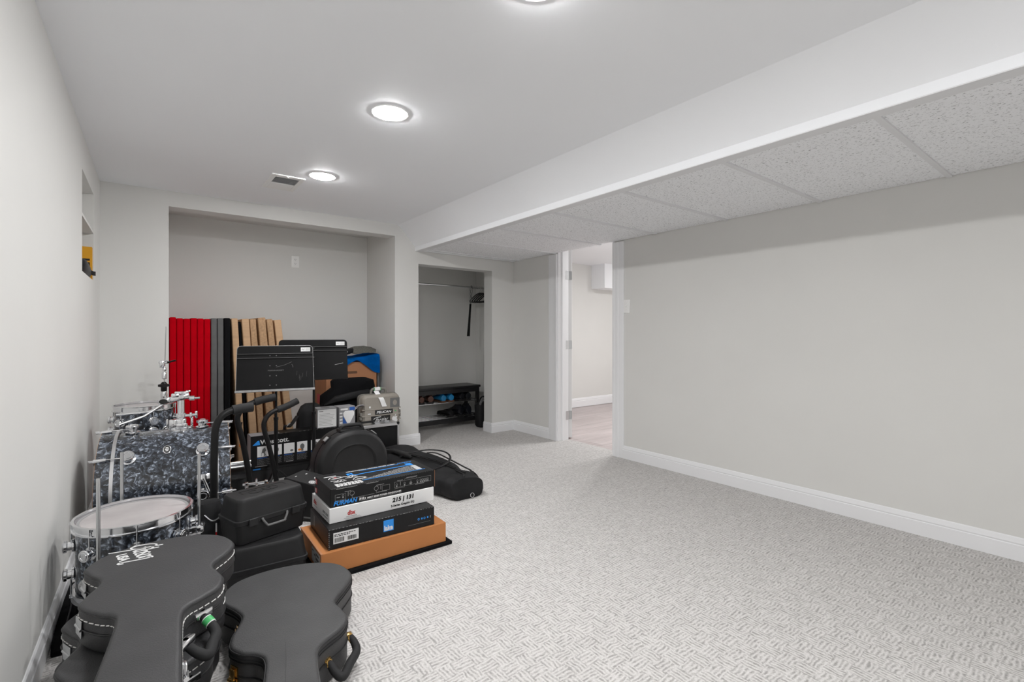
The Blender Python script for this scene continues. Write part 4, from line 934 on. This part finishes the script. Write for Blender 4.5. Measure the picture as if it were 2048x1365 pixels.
t = thing('stand_case', 'low black bag on the floor between the bass drum and the leaning panels', 'bag', (.5, 3.8, 0))
bm = BM(); blob(bm, [((-.13, 0, .06), (0, .09, 0), (0, 0, .05)), ((-.1, 0, .08), (0, .12, 0), (0, 0, .075)), ((.06, 0, .08), (0, .12, 0), (0, 0, .075)), ((.09, 0, .06), (0, .09, 0), (0, 0, .05))], 28, 3, .01, 12); floor_clip(bm, .002); finish('body', bm, 'softblack', t, 60)
bm = BM(); tube(bm, spline([(-.1, -.1, .12), (-.02, -.13, .13), (.06, -.1, .12)], 6), .006, 8); finish('handle', bm, 'black', t)
t = thing('folded_stand', 'folded chrome cymbal stand lying on the low black bag by the bass drum', 'drum stand', (.5, 3.77, .172))
bm = BM(); cyl(bm, (-.14, 0, .026), (.06, .02, .026), .024); cyl(bm, (-.17, 0, .026), (-.14, 0, .026), .028); finish('tube', bm, 'chrome', t)
for k, (a, b) in enumerate(((.03, .05), (-.03, .048), (0, .075))): bm = BM(); cyl(bm, (-.15, a, b-.03), (.09, a*.6, b-.034), .009, n=12); finish('leg', bm, 'chrome', t)
bm = BM(); cyl(bm, (-.06, -.02, .04), (-.03, -.03, .1), .008, n=12); box(bm, (-.03, -.03, .1), (.03, .012, .02), bev=.004); finish('wing_screw', bm, 'chrome', t)
t = thing('cable', 'black cable with orange loops hanging down beside the first tan panel', 'cable', (.63, 4.38, 0))
bm = BM(); tube(bm, spline([(.03, .06, .004), (.02, .05, .1), (0, .03, .2), (-.01, .04, .3), (.0, .06, .38)], 6), .005, 8); finish('cord', bm, 'black', t)
for z in (.2, .25):
    bm = BM(); torus(bm, .017, .0035, Matrix.Translation((-.004, .026, z)) @ Matrix.Rotation(R(75), 4, 'X'), 24, 8); finish('orange_loop', bm, 'orange', t)

# black hardware bag between floor tom and moulded cases
t = thing('hardware_bag', 'upright black bag with a red and white label strip beside the floor tom', 'bag', (.232, 2.6, 0), R(10))
bm = BM(); blob(bm, [((0, 0, .003), (.05, 0, 0), (0, .05, 0)), ((0, 0, .03), (.062, 0, 0), (0, .06, 0)), ((0, 0, .28), (.06, 0, 0), (0, .058, 0)), ((0, 0, .33), (.045, 0, 0), (0, .04, 0))], 28, 4, .008, 12); floor_clip(bm, .002); finish('body', bm, 'softblack', t)
bm = BM(); plate(bm, (.012, -.0655, .165), X, Z, .006, .038, .001); finish('red_label', bm, 'redp', t)
bm = BM(); plate(bm, (.012, -.0655, .204), X, Z, .006, .04, .001); finish('white_label', bm, 'white', t); bm = BM(); plate(bm, (-.045, -.0645, .14), (1, 0, .15), Z, .026, .03, .001); finish('grey_label', bm, 'grey', t)
bm = BM(); tube(bm, spline([(-.03, -.06, .29), (.0, -.072, .26), (.04, -.064, .275)], 6), .003, 6); tube(bm, [(.015, -.066, .16), (.055, -.06, .165)], .002, 6); finish('piping', bm, 'steel', t)

# ------------------------------------------------------------------ moulded microphone cases
def mic_case(loc, rz, label, text, fittings=True):
    t = thing('mic_case', label, 'hard case', loc, rz, 'black moulded cases')
    bm = BM(); w, d = .325, .195
    rings = [((w-.04, d-.04, .018), 0), ((w-.03, d-.03, .02), .004), ((w-.012, d-.012, .022), .085), ((w-.004, d-.004, .024), .088), ((w-.004, d-.004, .024), .098)]
    loft(bm, [[Vector((p.x, p.y, z)) for p in rrect(a, b, r, 6)] for (a, b, r), z in rings]); finish('base', bm, 'mould', t)
    bm = BM(); rings = [((w, d, .026), .0985), ((w, d, .026), .106), ((w-.012, d-.012, .024), .108), ((w-.03, d-.032, .03), .176), ((w-.032, d-.034, .03), .186), ((w-.04, d-.042, .028), .192), ((w-.056, d-.058, .02), .194)]
    loft(bm, [[Vector((p.x, p.y, z)) for p in rrect(a, b, r, 6)] for (a, b, r), z in rings]); lid = finish('lid', bm, 'mould', t)
    if text:
        bm = BM(); stroke(bm, (0, 0, .194), X, Y, [(-.095, -.005), (-.095, .036)], .003, .001, 1); stroke(bm, (0, 0, .194), X, Y, [(-.095, .036), (.1, .036)], .003, .001, 1); stroke(bm, (0, 0, .194), X, Y, [(.1, .036), (.1, .0)], .003, .001, 1); text_bm(bm, text, (-.07, -.03, .194), X, Y, .13, .05, th=.0012); finish('embossed_text', bm, 'black', lid)
    for x in ((-.095, .095) if fittings else ()):
        bm = BM(); bx(bm, x-.02, x+.02, -d/2-.009, -d/2-.001, .078, .112, .003, 1); finish('latch', bm, 'mould', t)
    if not fittings: return t
    bm = BM(); y = -d/2-.006; tube(bm, spline([(-.055, y+.006, .1), (-.053, y, .09), (-.04, y-.006, .07), (-.034, y-.008, .066), (.034, y-.008, .066), (.04, y-.006, .07), (.053, y, .09), (.055, y+.006, .1)], 4), .005, 10); finish('handle', bm, 'midgrey', t)
    return t
mic_case((.43, 2.373, 0), R(-3), 'lower black moulded case on the floor, under its twin', None, False)
mic_case((.436, 2.44, .1948), R(16), 'upper black moulded case with embossed lid and folded handle', 'CAD')

# ------------------------------------------------------------------ stacked rack-gear boxes
bm = BM(); bx(bm, -.34, .34, -.205, .205, 0, .018, .003, 1); o = finish('foam_mat', bm, 'cloth', None, 35, (.94, 2.392, 0)); tag(o, 'thin black mat on the carpet under the brown carton', 'mat')
t = thing('shipping_carton', 'wide flat brown cardboard carton, lowest in the stack of boxes', 'carton', (.94, 2.395, .0185), R(-1))
bm = BM(); bx(bm, -.312, .312, -.19, .19, 0, .0985, .002, 1); finish('carton', bm, 'card', t)
bm = BM(); bx(bm, -.315, -.306, -.191, .191, .094, .1, .001, 1); bx(bm, -.3135, -.311, -.1915, -.185, 0, .0985); finish('flap_edge', bm, 'card2', t)
bm = BM(); plate(bm, (-.3126, -.03, .02), NY, Z, .14, .065); f = finish('label_sticker', bm, 'grey', t)
bm = BM()
for k in range(3):
    plate(bm, (-.3133, -.04-k*.03, .068-k*.012), NY, Z, .02+.01*k, .006); plate(bm, (-.3133, -.1, .03+k*.018), NY, Z, .05, .008)
finish('label_print', bm, 'blackp', f)
bm = BM(); bx(bm, .08, .16, -.02, .19, .0987, .0991); bx(bm, -.25, -.21, .1, .185, .0987, .0991); finish('packing_tape', bm, 'card2', t)

t = thing('rack_unit_box', 'black box with a blue square logo and barcode label, on the brown carton', 'box', (.93, 2.392, .1178), R(-2))
bm = BM(); bx(bm, -.263, .263, -.172, .172, 0, .0925, .002, 1); finish('carton', bm, 'carton_black', t)
fy = -.1724
bm = BM(); plate(bm, (-.242, fy, .024), X, Z, .115, .05); f = finish('barcode_label', bm, 'white', t)
bm = BM(); xx = -.236
while xx < -.195: w = random.choice((.0012, .002, .003)); plate(bm, (xx, fy-.0007, .03), X, Z, w, .02); xx += w+random.choice((.0012, .002))
xx = -.178
while xx < -.138: w = random.choice((.0012, .002, .004)); plate(bm, (xx, fy-.0007, .03), X, Z, w, .018); xx += w+random.choice((.001, .002))
for k in range(2):
    xx = -.237
    while xx < -.14-.03*k: w = random.uniform(.004, .012); plate(bm, (xx, fy-.0007, .063-k*.007), X, Z, w, .0035); xx += w+.003
finish('barcode', bm, 'blackp', f)
bm = BM(); plate(bm, (-.007, fy, .024), X, Z, .051, .054); f = finish('logo_square', bm, 'blue', t)
part_text(f, 'white', 'lake', (-.003, fy-.0007, .028), X, Z, .043, .025, bold=.035)
bm = BM()
for k, x in enumerate((.176, .194, .208, .226)):
    torus(bm, .0045, .0012, outward((x, fy, .045), NY), 14, 6) if k % 2 == 0 else plate(bm, (x-.004, fy, .041), X, Z, .007, .009)
finish('symbol_print', bm, 'blue', t)
bm = BM(); plate(bm, (.12, fy, .024), X, Z, .12, .0012); plate(bm, (.238, fy, .04), X, Z, .005, .012); finish('small_print', bm, 'midgrey', t)
bm = BM()
for i in range(34): xx = -.262+i*.0154; plate(bm, (xx, fy+.0002, .0905), X, Z, random.uniform(.003, .013), random.uniform(.001, .0022))
for i in range(9): plate(bm, (-.2625, fy+.0002, .006+i*.009), X, Z, random.uniform(.002, .006), .003)
for i in range(9): plate(bm, (-.2+i*.03, fy+.0002, .0003), X, Z, random.uniform(.002, .012), .0012)
finish('worn_edge', bm, 'grey', t)
bm = BM(); plate(bm, (-.2634, .1, .03), NY, Z, .03, .05); finish('side_label', bm, 'midgrey', t)

t = thing('equalizer_box', 'white box with red and black lettering, between two black boxes', 'box', (.957, 2.44, .2108), R(0))
bm = BM(); bx(bm, -.272, .272, -.145, .145, 0, .071, .002, 1); finish('carton', bm, 'carton_white', t)
fy = -.1454
part_text(t, 'blackp', '215 | 131', (.037, fy, .03), X, Z, .118, .029, shear=.12, bold=.05)
part_text(t, 'blackp', '2-Series Graphic EQ', (.03, fy, .0105), X, Z, .128, .0145, bold=.035)
part_text(t, 'redp', 'dbx', (-.188, fy, .024), X, Z, .038, .022, bold=.03)
bm = BM(); plate(bm, (-.195, fy, .017), X, Z, .052, .0022)
for k in range(3): plate(bm, (-.205+.006*k, fy, .012-k*.004), X, Z, .075, .001)
finish('small_print', bm, 'grey', t)
part_text(t, 'redp', 'dbx', (-.2724, .115, .03), NY, Z, .05, .024, bold=.015)
part_text(t, 'blackp', '215 | 131', (-.2724, -.04, .026), NY, Z, .08, .014, bold=.02)
bm = BM(); plate(bm, (-.2724, .115, .02), NY, Z, .06, .002); plate(bm, (-.2724, -.04, .015), NY, Z, .075, .005); finish('small_print', bm, 'grey', t)

t = thing('power_conditioner_box', 'black printed box with blue and white lettering, top of the stack', 'box', (.964, 2.43, .2818), R(-.5))
bm = BM(); bx(bm, -.272, .272, -.13, .13, 0, .089, .002, 1); finish('carton', bm, 'carton_black', t)
bm = BM(); bx(bm, .2722, .2732, -.131, -.1285, 0, .089); finish('worn_edge', bm, 'card2', t)
bm = BM()
for i in range(40):
    plate(bm, (-.27+i*.0135, -.1306, .0875), X, Z, random.uniform(.002, .009), .001)
finish('scuffed_edge', bm, 'midgrey', t)
fy = -.1304
part_text(t, 'blue', 'FURMAN', (-.257, fy, .007), X, Z, .113, .021, shear=.25, bold=.03)
part_text(t, 'white', 'M-8Lx', (-.135, fy, .01), X, Z, .034, .014, shear=.15, bold=.03)
part_text(t, 'white', 'MERIT SERIES POWER CONDITIONER', (-.096, fy, .0105), X, Z, .178, .0085, shear=.15, bold=.03)
bm = BM(); q = (0, fy, 0)
plate(bm, (-.135, fy, .0065), X, Z, .217, .001)
stroke(bm, q, X, Z, [(-.17, .047), (-.17, .03), (-.168, .028)], .0012, n=2); stroke(bm, q, X, Z, [(-.168, .0285), (-.06, .0285)], .0012, n=1); stroke(bm, q, X, Z, [(-.05, .0285), (-.05, .04)], .0012, n=1)
for cx in (-.17, -.05): torus(bm, .0105, .0008, outward((cx, fy, .052), NY), 28, 6)
for x0, x1, z0, z1 in ((-.25, -.2, .03, .058), (-.02, .02, .034, .06), (.045, .25, .036, .064)):
    for a, b in (((x0, z0), (x1, z0)), ((x1, z0), (x1, z1)), ((x1, z1), (x0, z1)), ((x0, z1), (x0, z0))): stroke(bm, q, X, Z, [a, b], .0008, n=1)
for x in (-.213, .057, .1, .135, .172)+tuple(.19+.0105*k for k in range(5)):
    torus(bm, .0045, .0007, outward((x, fy, .05), NY), 12, 5); plate(bm, (x-.0035, fy, .038), X, Z, .007, .006)
for x in (-.19, -.028, .076): plate(bm, (x, fy, .042), X, Z, .0022, .02)
for x in (-.243, .125): plate(bm, (x, fy, .043), X, Z, .017, .003)
stroke(bm, q, X, Z, [(.1, .067), (.1, .072), (.165, .072), (.165, .067)], .0009, n=1); stroke(bm, q, X, Z, [(.045, .031), (.1, .031), (.1, .036)], .0009, n=1)
for x, z, w in ((-.235, .022, .045), (-.205, .064, .03), (-.045, .03, .05), (-.05, .066, .04), (.16, .031, .05), (.06, .068, .03), (.11, .075, .06), (-.245, .083, .1), (-.1, .083, .06)): plate(bm, (x, fy, z), X, Z, w, .0022)
finish('diagram_print', bm, 'grey', t)
# top print reads from the other side
zt = .0893
tb = lambda x, y: (x, y, zt)
part_text(t, 'blue', 'FURMAN', tb(.245, .108), NX, NY, .085, .012, shear=.25, bold=.03)
part_text(t, 'white', 'MERIT SERIES POWER CONDITIONER', tb(.145, .108), NX, NY, .27, .01, shear=.15, bold=.04)
bm = BM(); plate(bm, tb(-.06, .087), X, Y, .22, .004); stroke(bm, tb(0, 0), X, Y, [(-.12, .07), (-.115, .045), (-.1, .03), (-.06, .034), (.05, .036), (.2, .038)], .009, n=3); plate(bm, tb(-.135, .04), X, Y, .03, .035); plate(bm, tb(.19, .03), X, Y, .035, .045); plate(bm, tb(-.1, -.082), X, Y, .34, .005); finish('blue_print', bm, 'blue', t)
bm = BM()
for k in range(9):
    y = -.07+k*.0105; x = -.1+k*.032
    while x < .19: w = random.uniform(.006, .02); plate(bm, tb(x, y), X, Y, w, .0055); x += w+.003
finish('text_block', bm, 'grey', t)
bm = BM()
for k in range(9): y = -.07+k*.0105; plate(bm, tb(.198, y), X, Y, .03, .0065)
for cx, cy, s in ((-.2, .04, 1), (-.13, .02, -1), (-.2, -.02, -1), (-.1, -.03, 1)):
    stroke(bm, tb(cx, cy), X, Y, [(-.035, -.012*s), (-.02, .01), (0, .016*s), (.02, .008), (.03, -.006), (.01, -.014*s), (-.015, -.008)], .0045, n=5); stroke(bm, tb(cx, cy-.018), X, Y, [(-.03, 0), (.01, -.003), (.035, .006)], .003, n=4)
for k in range(4):
    x = -.235
    while x < -.12: w = random.uniform(.01, .02); plate(bm, tb(x, -.115+k*.0125), X, Y, w, .0085); x += w+.004
plate(bm, tb(-.245, .07), X, Y, .06, .008); finish('white_print', bm, 'white', t)
bm = BM(); plate(bm, tb(-.205, .035), X, Y, .012, .01); finish('red_print', bm, 'redp', t)
for z in (.012, .056):
    bm = BM(); plate(bm, (-.2724, .125, z), NY, Z, .034, .024); f = finish('end_label', bm, 'redp', t)
    bm = BM(); plate(bm, (-.2731, .117, z+.003), NY, Z, .014, .018); finish('end_label_print', bm, 'white', f)
bm = BM(); bx(bm, -.2726, -.2719, -.128, .128, .043, .0445); finish('seam', bm, 'blackp', t)

# ------------------------------------------------------------------ long soft bag on the floor
t = thing('stand_bag', 'long black nylon bag with carry straps lying on the open carpet', 'bag', (1.68, 3.3, 0))
bm = BM(); secs = []
for y, x0, x1, h in ((-.58, -.055, .145, .06), (-.565, -.075, .16, .13), (-.5, -.11, .165, .145), (-.4, -.135, .16, .14), (-.3, -.15, .165, .145), (-.12, -.165, .17, .15), (.1, -.17, .17, .15), (.3, -.17, .16, .155), (.45, -.165, .155, .16), (.54, -.15, .14, .15), (.56, -.12, .11, .08)):
    secs.append((((x0+x1)/2, y, h/2), ((x1-x0)/2, 0, 0), (0, 0, h/2)))
# densify
dn = []
for i in range(len(secs)-1):
    for j in range(5):
        a = j/5; dn.append(tuple(tuple(p*(1-a)+q*a for p, q in zip(s0, s1)) for s0, s1 in zip(secs[i], secs[i+1])))
dn.append(secs[-1])
blob(bm, dn, 48, 6, .022, 7); floor_clip(bm, .002); finish('body', bm, 'softblack', t, 60)
bm = BM(); tube(bm, spline([(-.12, .42, .175), (-.05, .15, .162), (.03, -.15, .158), (.05, -.36, .152), (.06, -.5, .15)], 10), .0045, 6); tube(bm, spline([(-.1, .42, .172), (-.03, .15, .164), (.05, -.15, .159), (.07, -.36, .152)], 10), .003, 6); finish('zip', bm, 'black', t)
bm = BM(); tube(bm, spline([(-.13, .14, .16), (-.06, .1, .185), (.05, .06, .2), (.14, -.01, .195), (.165, -.09, .18), (.12, -.19, .168), (.02, -.27, .16), (-.08, -.3, .15)], 8), .0085, 10, flat=.6); finish('carry_strap', bm, 'black', t)
bm = BM(); tube(bm, spline([(.1, .14, .155), (.165, .1, .15), (.18, -.1, .135), (.178, -.3, .125), (.172, -.4, .12), (.16, -.43, .08)], 8), .01, 10, flat=.35); finish('side_strap', bm, 'black', t)
bm = BM(); blob(bm, [((-.15, .4, .16), (.004, 0, 0), (0, 0, .008)), ((-.12, .3, .175), (.02, 0, 0), (0, 0, .012)), ((-.09, .12, .175), (.025, 0, 0), (0, 0, .012)), ((-.08, .04, .165), (.01, 0, 0), (0, 0, .01))], 14, 3, .01, 20); finish('flap', bm, 'black', t, 60)
bm = BM(); torus(bm, .014, .0022, Matrix.Translation((.06, -.588, .022)) @ Matrix.Rotation(R(80), 4, 'X'), 24, 8); finish('d_ring', bm, 'chrome', t)
bm = BM(); tube(bm, spline([(.02, -.55, .14), (.03, -.52, .155), (.04, -.4, .152)], 5), .006, 8, flat=.4); tube(bm, spline([(.165, -.5, .02), (.16, -.51, .1), (.12, -.5, .15)], 6), .004, 8); finish('seam', bm, 'black', t)

# ------------------------------------------------------------------ guitar cases
def case_outline(Lp, Rp, length=1.06, ew=.085):
    """s = distance from the round butt towards the neck end (local -Y), t = sideways (local +X)"""
    right = [(t, -s) for s, t in Rp]; left = [(-t, -s) for s, t in Lp]
    e = [(ew*.98, -length+.10), (ew, -length+.03), (ew*.8, -length+.004), (0, -length), (-ew*.8, -length+.004), (-ew, -length+.03), (-ew*.98, -length+.10)]
    pts = right[::-1] + [(0, 0)] + left + e[::-1]
    # order: neck(right) -> butt -> neck(left) -> tip ; spline and make counter-clockwise
    sp = spline([Vector((a, b, 0)) for a, b in pts], 8, True); pl = [Vector((p.x, p.y)) for p in sp]
    ar = sum(pl[i-1].x*pl[i].y-pl[i].x*pl[i-1].y for i in range(len(pl)))
    return pl if ar > 0 else pl[::-1]
LP_L = [(.015, .09), (.06, .165), (.14, .202), (.205, .178), (.25, .15), (.29, .146), (.345, .164), (.395, .172), (.44, .152), (.485, .115), (.51, .085), (.545, .074), (.65, .073)]
LP_R = [(.015, .09), (.06, .16), (.13, .198), (.19, .204), (.25, .18), (.295, .15), (.335, .143), (.385, .158), (.435, .168), (.49, .155), (.53, .115), (.555, .085), (.59, .072), (.67, .072)]
HB_L = [(.015, .1), (.06, .18), (.14, .217), (.2, .21), (.27, .165), (.325, .142), (.38, .15), (.43, .163), (.49, .162), (.535, .13), (.56, .09), (.6, .066), (.7, .066)]
HB_R = [(.015, .1), (.06, .18), (.13, .22), (.2, .226), (.27, .195), (.33, .16), (.366, .15), (.42, .167), (.475, .178), (.53, .155), (.575, .105), (.61, .078), (.66, .072), (.72, .072)]
LP = case_outline(LP_L, LP_R); HB = case_outline(HB_L, HB_R, 1.12, .082)
def path_tube(bm, pl, z, r, out=0.0, n=6):
    tube(bm, [Vector((p.x, p.y, z)) for p in offset(pl, -out)], r, n, True)
def stitches(bm, pl, z, out=.0012):
    q = offset(pl, -out); k = len(q); L = []
    dense = []
    for i in range(k):
        a, b = q[i], q[(i+1) % k]; m = max(1, int((b-a).length/.004))
        for j in range(m): dense.append(a+(b-a)*j/m)
    for i in range(0, len(dense)-2, 3):
        a, b = dense[i], dense[i+2]; cyl(bm, (a.x, a.y, z), (b.x, b.y, z+.0008), .0016, n=5)
def latch(t, pl, s, side, z, metal, h=.055):
    # nearest outline point at distance s along the case on the given side
    k = len(pl); best = min((i for i in range(k) if pl[i].x*side > 0), key=lambda i: abs(pl[i].y+s))
    tg = (pl[(best+1) % k]-pl[best-1]).normalized(); nrm = Vector((tg.y, -tg.x, 0)); c = Vector((pl[best].x, pl[best].y, z))
    m2 = outward(c, nrm); rot = m2.to_3x3().to_4x4()
    if side < 0 and metal == 'chrome':
        bm = BM(); box(bm, m2 @ Vector((0, .012, .0015)), (.05, .022, .003), rot=rot, bev=.001); box(bm, m2 @ Vector((0, -.012, .0015)), (.05, .022, .003), rot=rot, bev=.001); cyl(bm, m2 @ Vector((-.025, 0, .003)), m2 @ Vector((.025, 0, .003)), .0035, n=10); finish('hinge', bm, 'steel', t); return
    bm = BM(); box(bm, m2 @ Vector((0, .012, .002)), (.032, .03, .004), rot=rot, bev=.001); box(bm, m2 @ Vector((0, -.02, .002)), (.034, .026, .004), rot=rot, bev=.001)
    f = finish('latch', bm, metal, t)
    bm = BM(); box(bm, m2 @ Vector((0, 0, .008)), (.022, .044, .008), rot=rot, bev=.003); cyl(bm, m2 @ Vector((-.014, -.012, .01)), m2 @ Vector((.014, -.012, .01)), .006, n=12); torus(bm, .007, .0018, m2 @ Matrix.Translation((0, -.03, .008)), 18, 6)
    box(bm, m2 @ Vector((0, -.036, .007)), (.016, .006, .006), rot=rot, bev=.001); finish('hasp', bm, metal, f)
def case_handle(t, P, metal, z, rings=False, tape=None):
    """P = four plan points: foot, knuckle, knuckle, foot"""
    P = [Vector((a, b, 0)) for a, b in P]
    zz = [z, z-.03, z-.036, z]
    pts = [Vector((p.x, p.y, q)) for p, q in zip(P, zz)]
    a, b = pts[0].lerp(pts[1], .8), pts[2].lerp(pts[3], .2)
    sp = spline([pts[0].lerp(pts[1], .15), pts[0].lerp(pts[1], .6), pts[1].lerp(pts[2], .12), pts[1].lerp(pts[2], .5), pts[1].lerp(pts[2], .88), pts[2].lerp(pts[3], .4), pts[2].lerp(pts[3], .85)], 6)
    k = len(sp); rr = [.0105+.0035*math.sin(PI*i/(k-1)) for i in range(k)]
    bm = BM(); tube(bm, sp, rr, 14); h = finish('handle', bm, 'rubber', t)
    for e, s in ((pts[0], pts[1]), (pts[3], pts[2])):
        d = (s-e).normalized(); bm = BM()
        if rings:
            torus(bm, .013, .0022, Matrix.Translation(e+d*.012) @ Matrix.Rotation(R(70), 4, 'Y') @ Matrix.Rotation(R(30), 4, 'X'), 22, 8); box(bm, e, (.02, .02, .012), bev=.003); cyl(bm, e-d*.004, e+d*.01, .006, n=10)
        else:
            box(bm, e+Vector((0, 0, .004)), (.02, .05, .02), rz=math.atan2(d.y, d.x), bev=.002); cyl(bm, e+Vector((0, 0, -.014)), e+Vector((0, 0, .014)), .007, n=10)
        finish('handle_bracket', bm, metal, t)
    if tape:
        bm = BM(); i = 4; d = (sp[i+1]-sp[i]).normalized(); cyl(bm, sp[i]-d*.008, sp[i]+d*.010, .0142, n=16); finish('colour_tape', bm, tape, h)
        bm = BM(); cyl(bm, sp[i]-d*.0105, sp[i]-d*.008, .0138, n=16); cyl(bm, sp[i]+d*.010, sp[i]+d*.0125, .0138, n=16); finish('tape_edge', bm, 'white', h)
def guitar_case(pl, loc, rz, label, h, skin, metal, stitch, rings=False, tape=None, latches=(), handle=None, arch=0):
    t = thing('guitar_case', label, 'guitar case', loc, rz)
    lid = h*.5
    bm = BM(); layers(bm, pl, [(.018, .001), (.006, .005), (0, .016), (0, lid-.001)]); finish('base', bm, skin, t, 50)
    bm = BM(); lay = [(0, lid+.001), (0, h-.011), (.001, h-.006), (.0035, h-.0022), (.007, h-.0003), (.012, h)]
    if arch: lay += [(.045, h+arch*.5), (.075, h+arch*.5)]
    layers(bm, pl, lay[:6]); ld = finish('lid', bm, skin, t, 50)
    bm = BM(); path_tube(bm, pl, lid, .0028, .001); finish('seam_piping', bm, 'piping', t)
    bm = BM(); path_tube(bm, pl, h-.009, .0022, .0002)
    if not stitch: path_tube(bm, pl, h-.022, .0026, .0014); path_tube(bm, pl, h-.032, .0022, .001)
    finish('edge_piping', bm, 'piping', ld)
    if stitch: bm = BM(); stitches(bm, pl, h-.03); finish('stitching', bm, 'thread', ld)
    for s, side in latches: latch(t, pl, s, side, lid, metal)
    if handle: case_handle(t, handle, metal, lid+.004, rings, tape)
    for y in (-.1, -.75): pass
    return t, ld
lp_handle = [(.114, -.53), (.150, -.578), (.126, -.69), (.08, -.662)]
hb_handle = [(.183, -.468), (.21, -.505), (.14, -.632), (.108, -.572)]
D_ = R(-5.2)
gc, _ = guitar_case(LP, (.004, 2.06, 0), R(-3), 'lowest of the three stacked guitar cases, on the carpet', .125, 'leather', 'chrome', True, latches=((.2, -1), (.42, -1), (.3, 1), (.75, 1)), handle=lp_handle)
gc, ld = guitar_case(LP, (.022, 2.05, .1255), R(-4.5), 'middle guitar case of the stack, sticking out under the lettered one', .118, 'leather', 'chrome', True, latches=((.2, -1), (.41, -1), (.3, 1), (.62, 1)), handle=lp_handle)
bm = BM(); bx(bm, .0735, .0765, -.80, -.70, .02, .1); finish('white_label', bm, 'tape', gc)
gc, ld = guitar_case(LP, (.064, 2.15, .2445), D_, 'top guitar case of the stack, with white script lettering and white stitching', .112, 'leather', 'chrome', True, latches=((.17, -1), (.41, -1), (.76, 1)), handle=lp_handle, tape='green')
GIB = (-.098, -.039, .1122)
# script lettering on the lid, reading across towards the neck
bm = BM(); o_ = GIB; xx, yy = (.272, -.962, 0), (.996, .09, 0)
W = .0062
stroke(bm, o_, xx, yy, [(.026, .052), (.02, .066), (.006, .068), (-.008, .05), (-.012, .02), (-.004, .002), (.01, .004), (.018, .02), (.018, .036), (.012, .036)], W)
stroke(bm, o_, xx, yy, [(.026, .085), (.022, .04), (.014, -.01), (.004, -.06)], W)
stroke(bm, o_, xx, yy, [(.032, .036), (.03, .012), (.034, .002), (.042, .008)], W)
stroke(bm, o_, xx, yy, [(.034, .05), (.035, .058)], W)
stroke(bm, o_, xx, yy, [(.044, .07), (.043, .03), (.046, .004), (.056, .002), (.062, .018), (.056, .034), (.046, .028)], W)
stroke(bm, o_, xx, yy, [(.078, .036), (.07, .038), (.066, .028), (.078, .014), (.076, .002), (.064, .002)], W)
stroke(bm, o_, xx, yy, [(.094, .036), (.086, .028), (.085, .008), (.092, .001), (.101, .01), (.102, .028), (.094, .036)], W)
stroke(bm, o_, xx, yy, [(.108, .036), (.108, .002)], W)
stroke(bm, o_, xx, yy, [(.108, .02), (.114, .034), (.122, .036), (.126, .03)], W); stroke(bm, o_, xx, yy, [(.124, .034), (.122, .0), (.116, -.04), (.118, -.052), (.128, -.05), (.126, -.04)], W)
text_bm(bm, 'USA', (GIB[0]-.0365, GIB[1]-.0415, GIB[2]), xx, yy, .066, .03, bold=.04)
finish('script_logo', bm, 'white', ld)
gc, ld = guitar_case(HB, (.466, 2.128, 0), R(-11.7), 'grained black guitar case with brass fittings lying alone on the carpet', .148, 'leather2', 'gold', False, rings=True, latches=((.512, -1), (.1, 1), (.3, -1), (.78, 1), (.8, -1)), handle=hb_handle)
bm = BM(); cr = [Vector((-.012+.002*math.sin(i), -.52-.055*i, .1481)) for i in range(9)]; tube(bm, cr, .0008, 6); finish('centre_crease', bm, 'leather2', ld)
# soft black bag against the left wall
t = thing('soft_bag', 'flat black cloth bag on the carpet along the left wall', 'bag', (-.232, 2.52, 0), R(1))
bm = BM(); blob(bm, [((-.0, -.28, .01), (.026, 0, 0), (0, 0, .01)), ((0, -.24, .016), (.029, 0, 0), (0, 0, .015)), ((0, .1, .018), (.029, 0, 0), (0, 0, .017)), ((0, .28, .014), (.026, 0, 0), (0, 0, .012))], 28, 5, .004, 12); floor_clip(bm, .002); finish('body', bm, 'cloth', t, 60)
bm = BM(); tube(bm, spline([(.0, -.2, .032), (.005, 0, .036), (.0, .2, .034)], 8), .003, 6); finish('zip', bm, 'black', t)

# ------------------------------------------------------------------ camera, world, view
cam = bpy.data.cameras.new('camera'); co = bpy.data.objects.new('camera', cam); C.objects.link(co)
co.location = (0, 0, 1.10); co.rotation_euler = (R(90), 0, -R(37.41))
cam.sensor_width = 36; cam.lens = 36*961.5/2048; cam.shift_y = -14.5/2048; cam.clip_start = .02
S.camera = co
w = bpy.data.worlds.new('world'); S.world = w; w.use_nodes = True
w.node_tree.nodes['Background'].inputs[0].default_value = (.9, .93, 1, 1); w.node_tree.nodes['Background'].inputs[1].default_value = .05
S.view_settings.view_transform = 'Standard'; S.view_settings.look = 'None'; S.view_settings.gamma = 1; S.view_settings.use_curve_mapping = False
S.view_settings.exposure = -.24
S.cycles.max_bounces = 12; S.cycles.diffuse_bounces = 8
